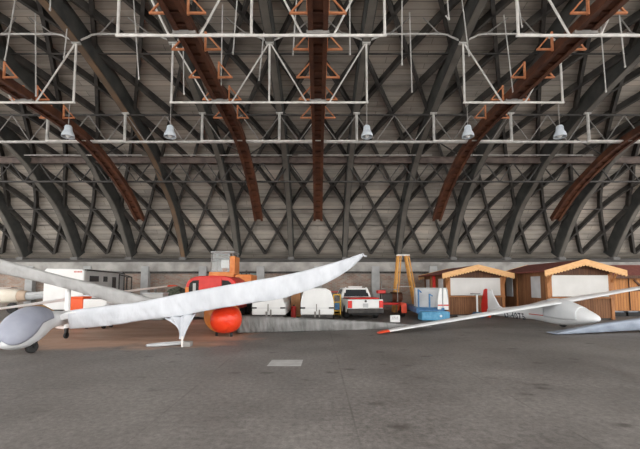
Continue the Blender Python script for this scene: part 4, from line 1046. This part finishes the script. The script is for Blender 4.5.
# ------------------------------------------------------------------ wooden market huts
def hut(xl, xr, Y, depth, ze, zp, lab, base=.08, sideleft=True):
    t = thing('market_hut', lab, 'hut', ((xl+xr)/2, Y, 0), group='wooden market huts along the back wall')
    xm = (xl+xr)/2; wt = .06; yb = Y+depth
    zs0, zs1 = 1.03, ze-.22
    part('floor_frame', MB().bb(xl+.02, xr-.02, Y+.05, yb, 0, base), 'dark_steel', t)
    part('front_boards', MB().bb(xl+.08, xr-.08, Y+.02, Y+wt, base, zs0-.06), 'planks', t)
    part('counter', MB().bb(xl, xr, Y-.1, Y+.1, zs0-.09, zs0-.02), 'timber', t, bevel=.01)
    for x in (xl+.07, xr-.07): part('corner_post', MB().bb(x-.07, x+.07, Y-.02, Y+.12, base-.06, ze+.05), 'timber', t, bevel=.01)
    part('shutter', MB().bb(xl+.2, xr-.2, Y+.0, Y+.05, zs0, zs1), 'board', t, bevel=.008, label='white serving shutter')
    m = MB(); m.bb(xl+.13, xl+.21, Y-.01, Y+.06, zs0, zs1+.05).bb(xr-.21, xr-.13, Y-.01, Y+.06, zs0, zs1+.05)
    part('shutter_frame', m, 'timber', t)
    gb = [(xl+.05, zs1+.0), (xr-.05, zs1+.0), (xr-.05, ze), (xm, zp-.06), (xl+.05, ze)]
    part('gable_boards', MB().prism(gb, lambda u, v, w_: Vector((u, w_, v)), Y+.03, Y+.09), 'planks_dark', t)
    for x, s in ((xl, 1), (xr, -1)):
        part('side_boards', MB().bb(min(x+s*.02, x+s*.08), max(x+s*.02, x+s*.08), Y+.1, yb, base, ze), 'planks', t)
        part('side_post', MB().bb(x-.02 if s > 0 else x-.08, x+.08 if s > 0 else x+.02, Y+depth*.62, Y+depth*.62+.12, base-.06, ze), 'timber', t, bevel=.01)
        for f0, f1 in ((.13, .31), (.74, .9)):
            part('side_window', MB().bb(min(x-s*.01, x+s*.03), max(x-s*.01, x+s*.03), Y+depth*f0, Y+depth*f1, .95, ze-.25), 'palegrey', t, bevel=.008)
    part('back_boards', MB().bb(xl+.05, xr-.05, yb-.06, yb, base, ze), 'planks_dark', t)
    ov = .32; yo = Y-.38; sl_ = (zp-ze)/((xr-xl)/2)
    for s in (-1, 1):
        xe = xm+s*((xr-xl)/2+ov); zee = zp-sl_*((xr-xl)/2+ov)
        P = [(xm, zp), (xe, zee), (xe, zee+.05), (xm, zp+.06)]
        part('roof_slope', MB().prism(P, lambda u, v, w_: Vector((u, w_, v)), yo+.02, yb+.15), 'rooffelt', t)
        # fascia with scalloped lower edge
        n = 13; lowp = []
        for i in range(n*4+1):
            u = i/(n*4); x = xm+(xe-xm)*u; z = zp-(zp-zee)*u
            lowp.append((x, z-.15-.07*abs(math.sin(PI*u*n))))
        P = [(xm, zp+.08), (xe, zee+.07)]+lowp[::-1]
        for yy, nm in ((yo-.02, 'fascia'), (yb+.1, 'fascia')):
            part(nm, MB().prism(P, lambda u, v, w_: Vector((u, w_, v)), yy, yy+.04), 'fascia', t)
    for s in (-1, 1):
        part('bracket', MB().bar((xm+s*((xr-xl)/2-.05), Y, ze-.55), (xm+s*((xr-xl)/2-.05), yo+.05, ze-.05), .07, .07), 'timber', t)
    return t
h1 = hut(6.45, 9.38, 17.9, 3.7, 2.13, 2.48, 'smaller brown wooden hut with white shutter behind the blue trailer and red rudder')
h2 = hut(10.2, 13.15, 15.85, 3.8, 2.2, 2.6, 'nearer brown wooden hut with white shutter behind the white glider nose')
# red panel leaning at the smaller hut
q = at(433.5, 280, 19.4)
single('red_board', MB().bb(q.x-.08, q.x+.08, 19.3, 19.36, 0, 2.05), 'red', 'narrow red board standing upright beside the smaller hut side wall', 'board', bevel=.01)
# third hut: timber shed with braced doors
t = thing('timber_shed', 'orange-brown timber shed with dark diagonal door braces beyond the nearer hut', 'shed', (19, 20.2, 0), group='wooden market huts along the back wall')
xa, xb, Y = at(609, 290, 20).x, at(609, 290, 20).x+5.2, 20.0
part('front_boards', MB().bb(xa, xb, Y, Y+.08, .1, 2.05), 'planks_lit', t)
part('side_boards', MB().bb(xa, xa+.08, Y+.08, Y+2.4, .1, 2.05).bb(xb-.08, xb, Y+.08, Y+2.4, .1, 2.05), 'planks_lit', t)
part('roof', MB().prism([(Y-.35, 2.0), (Y-.35, 2.08), (Y+1.2, 2.75), (Y+2.5, 2.3), (Y+2.5, 2.2), (Y+1.2, 2.66)], lambda u, v, w_: Vector((w_, u, v)), xa-.2, xb+.2), 'rooffelt', t)
part('eaves_board', MB().bb(xa-.2, xb+.2, Y-.37, Y-.33, 1.92, 2.08), 'planks_dark', t)
x = xa+1.12
for i in range(2):
    x0_ = x+i*1.9
    part('door_brace', MB().bar((x0_+.3, Y-.03, 1.85), (x0_+1.75, Y-.03, .35), .05, .1), 'planks_dark', t)
    part('door_rail', MB().bar((x0_+.2, Y-.03, 1.25), (x0_+1.8, Y-.03, 1.25), .04, .08), 'planks_dark', t)
    part('door_edge', MB().bar((x0_, Y-.02, .15), (x0_, Y-.02, 2.0), .04, .05), 'planks_dark', t)
part('sill_beam', MB().bb(xa, xb, Y-.05, Y+2.4, 0, .12), 'dark_steel', t)
for i, (x_, lab) in enumerate(((617, 'low dark crate with pale blue top on the floor by the nearer hut corner'), (631, 'low dark crate with pale blue top before the braced shed door'), (645, 'low dark crate with pale blue top furthest from the nearer hut'))):
    q = flo(x_, 316); t = thing('low_crate', lab, 'crate', (q.x, q.y, 0), group='low crates before the shed')
    part('body', MB().bb(q.x-.3, q.x+.3, q.y-.2, q.y+.3, 0, .2), 'black', t, bevel=.01); part('lid', MB().bb(q.x-.27, q.x+.22, q.y-.18, q.y+.28, .2, .24), 'bluegrey_cloth', t, bevel=.01)
# tail stand before the smaller hut
q = flo(477.5, 317.2)
t = thing('tail_stand', 'white post with flat dark top on a blue base before the smaller hut', 'stand', (q.x, q.y, 0))
part('base', MB().prism([(-.25, 0), (.25, 0), (.25, .1), (.1, .25), (-.1, .25), (-.22, .1)], lambda u, v, w_: Vector((q.x+u, q.y+w_, v)), -.2, .2), 'blue', t, bevel=.02)
part('post', MB().bb(q.x-.035, q.x+.035, q.y-.035, q.y+.035, .2, 1.1), 'white', t, bevel=.01)
part('top_bar', MB().bb(q.x-.28, q.x+.14, q.y-.1, q.y+.1, 1.1, 1.14), 'dark_steel', t, bevel=.01)
q = flo(467, 318)
single('plank', MB().bb(q.x-.4, q.x+.35, q.y-.1, q.y+.12, 0, .12), 'palegrey', 'short pale beam lying on the floor before the smaller hut', 'beam', bevel=.01)

# ------------------------------------------------------------------ light and camera
w = bpy.data.worlds.new('overcast_sky'); bpy.context.scene.world = w; w.use_nodes = True
bg = w.node_tree.nodes['Background']; bg.inputs['Color'].default_value = (1.0, .985, .96, 1); bg.inputs['Strength'].default_value = 1.55

cam = bpy.data.cameras.new('camera'); co = bpy.data.objects.new('camera', cam); C.objects.link(co)
co.location = (0, 0, CAMZ); co.rotation_euler = (R(90)+TH, 0, 0)
cam.sensor_width = 36; cam.lens = F/640*36; cam.shift_x = (320-CX)/640; cam.shift_y = (CY-224.5)/640
cam.clip_end = 200
sc = bpy.context.scene; sc.camera = co
vs = sc.view_settings; vs.view_transform = 'Standard'; vs.look = 'None'; vs.gamma = 1; vs.use_curve_mapping = False; vs.exposure = 1.4
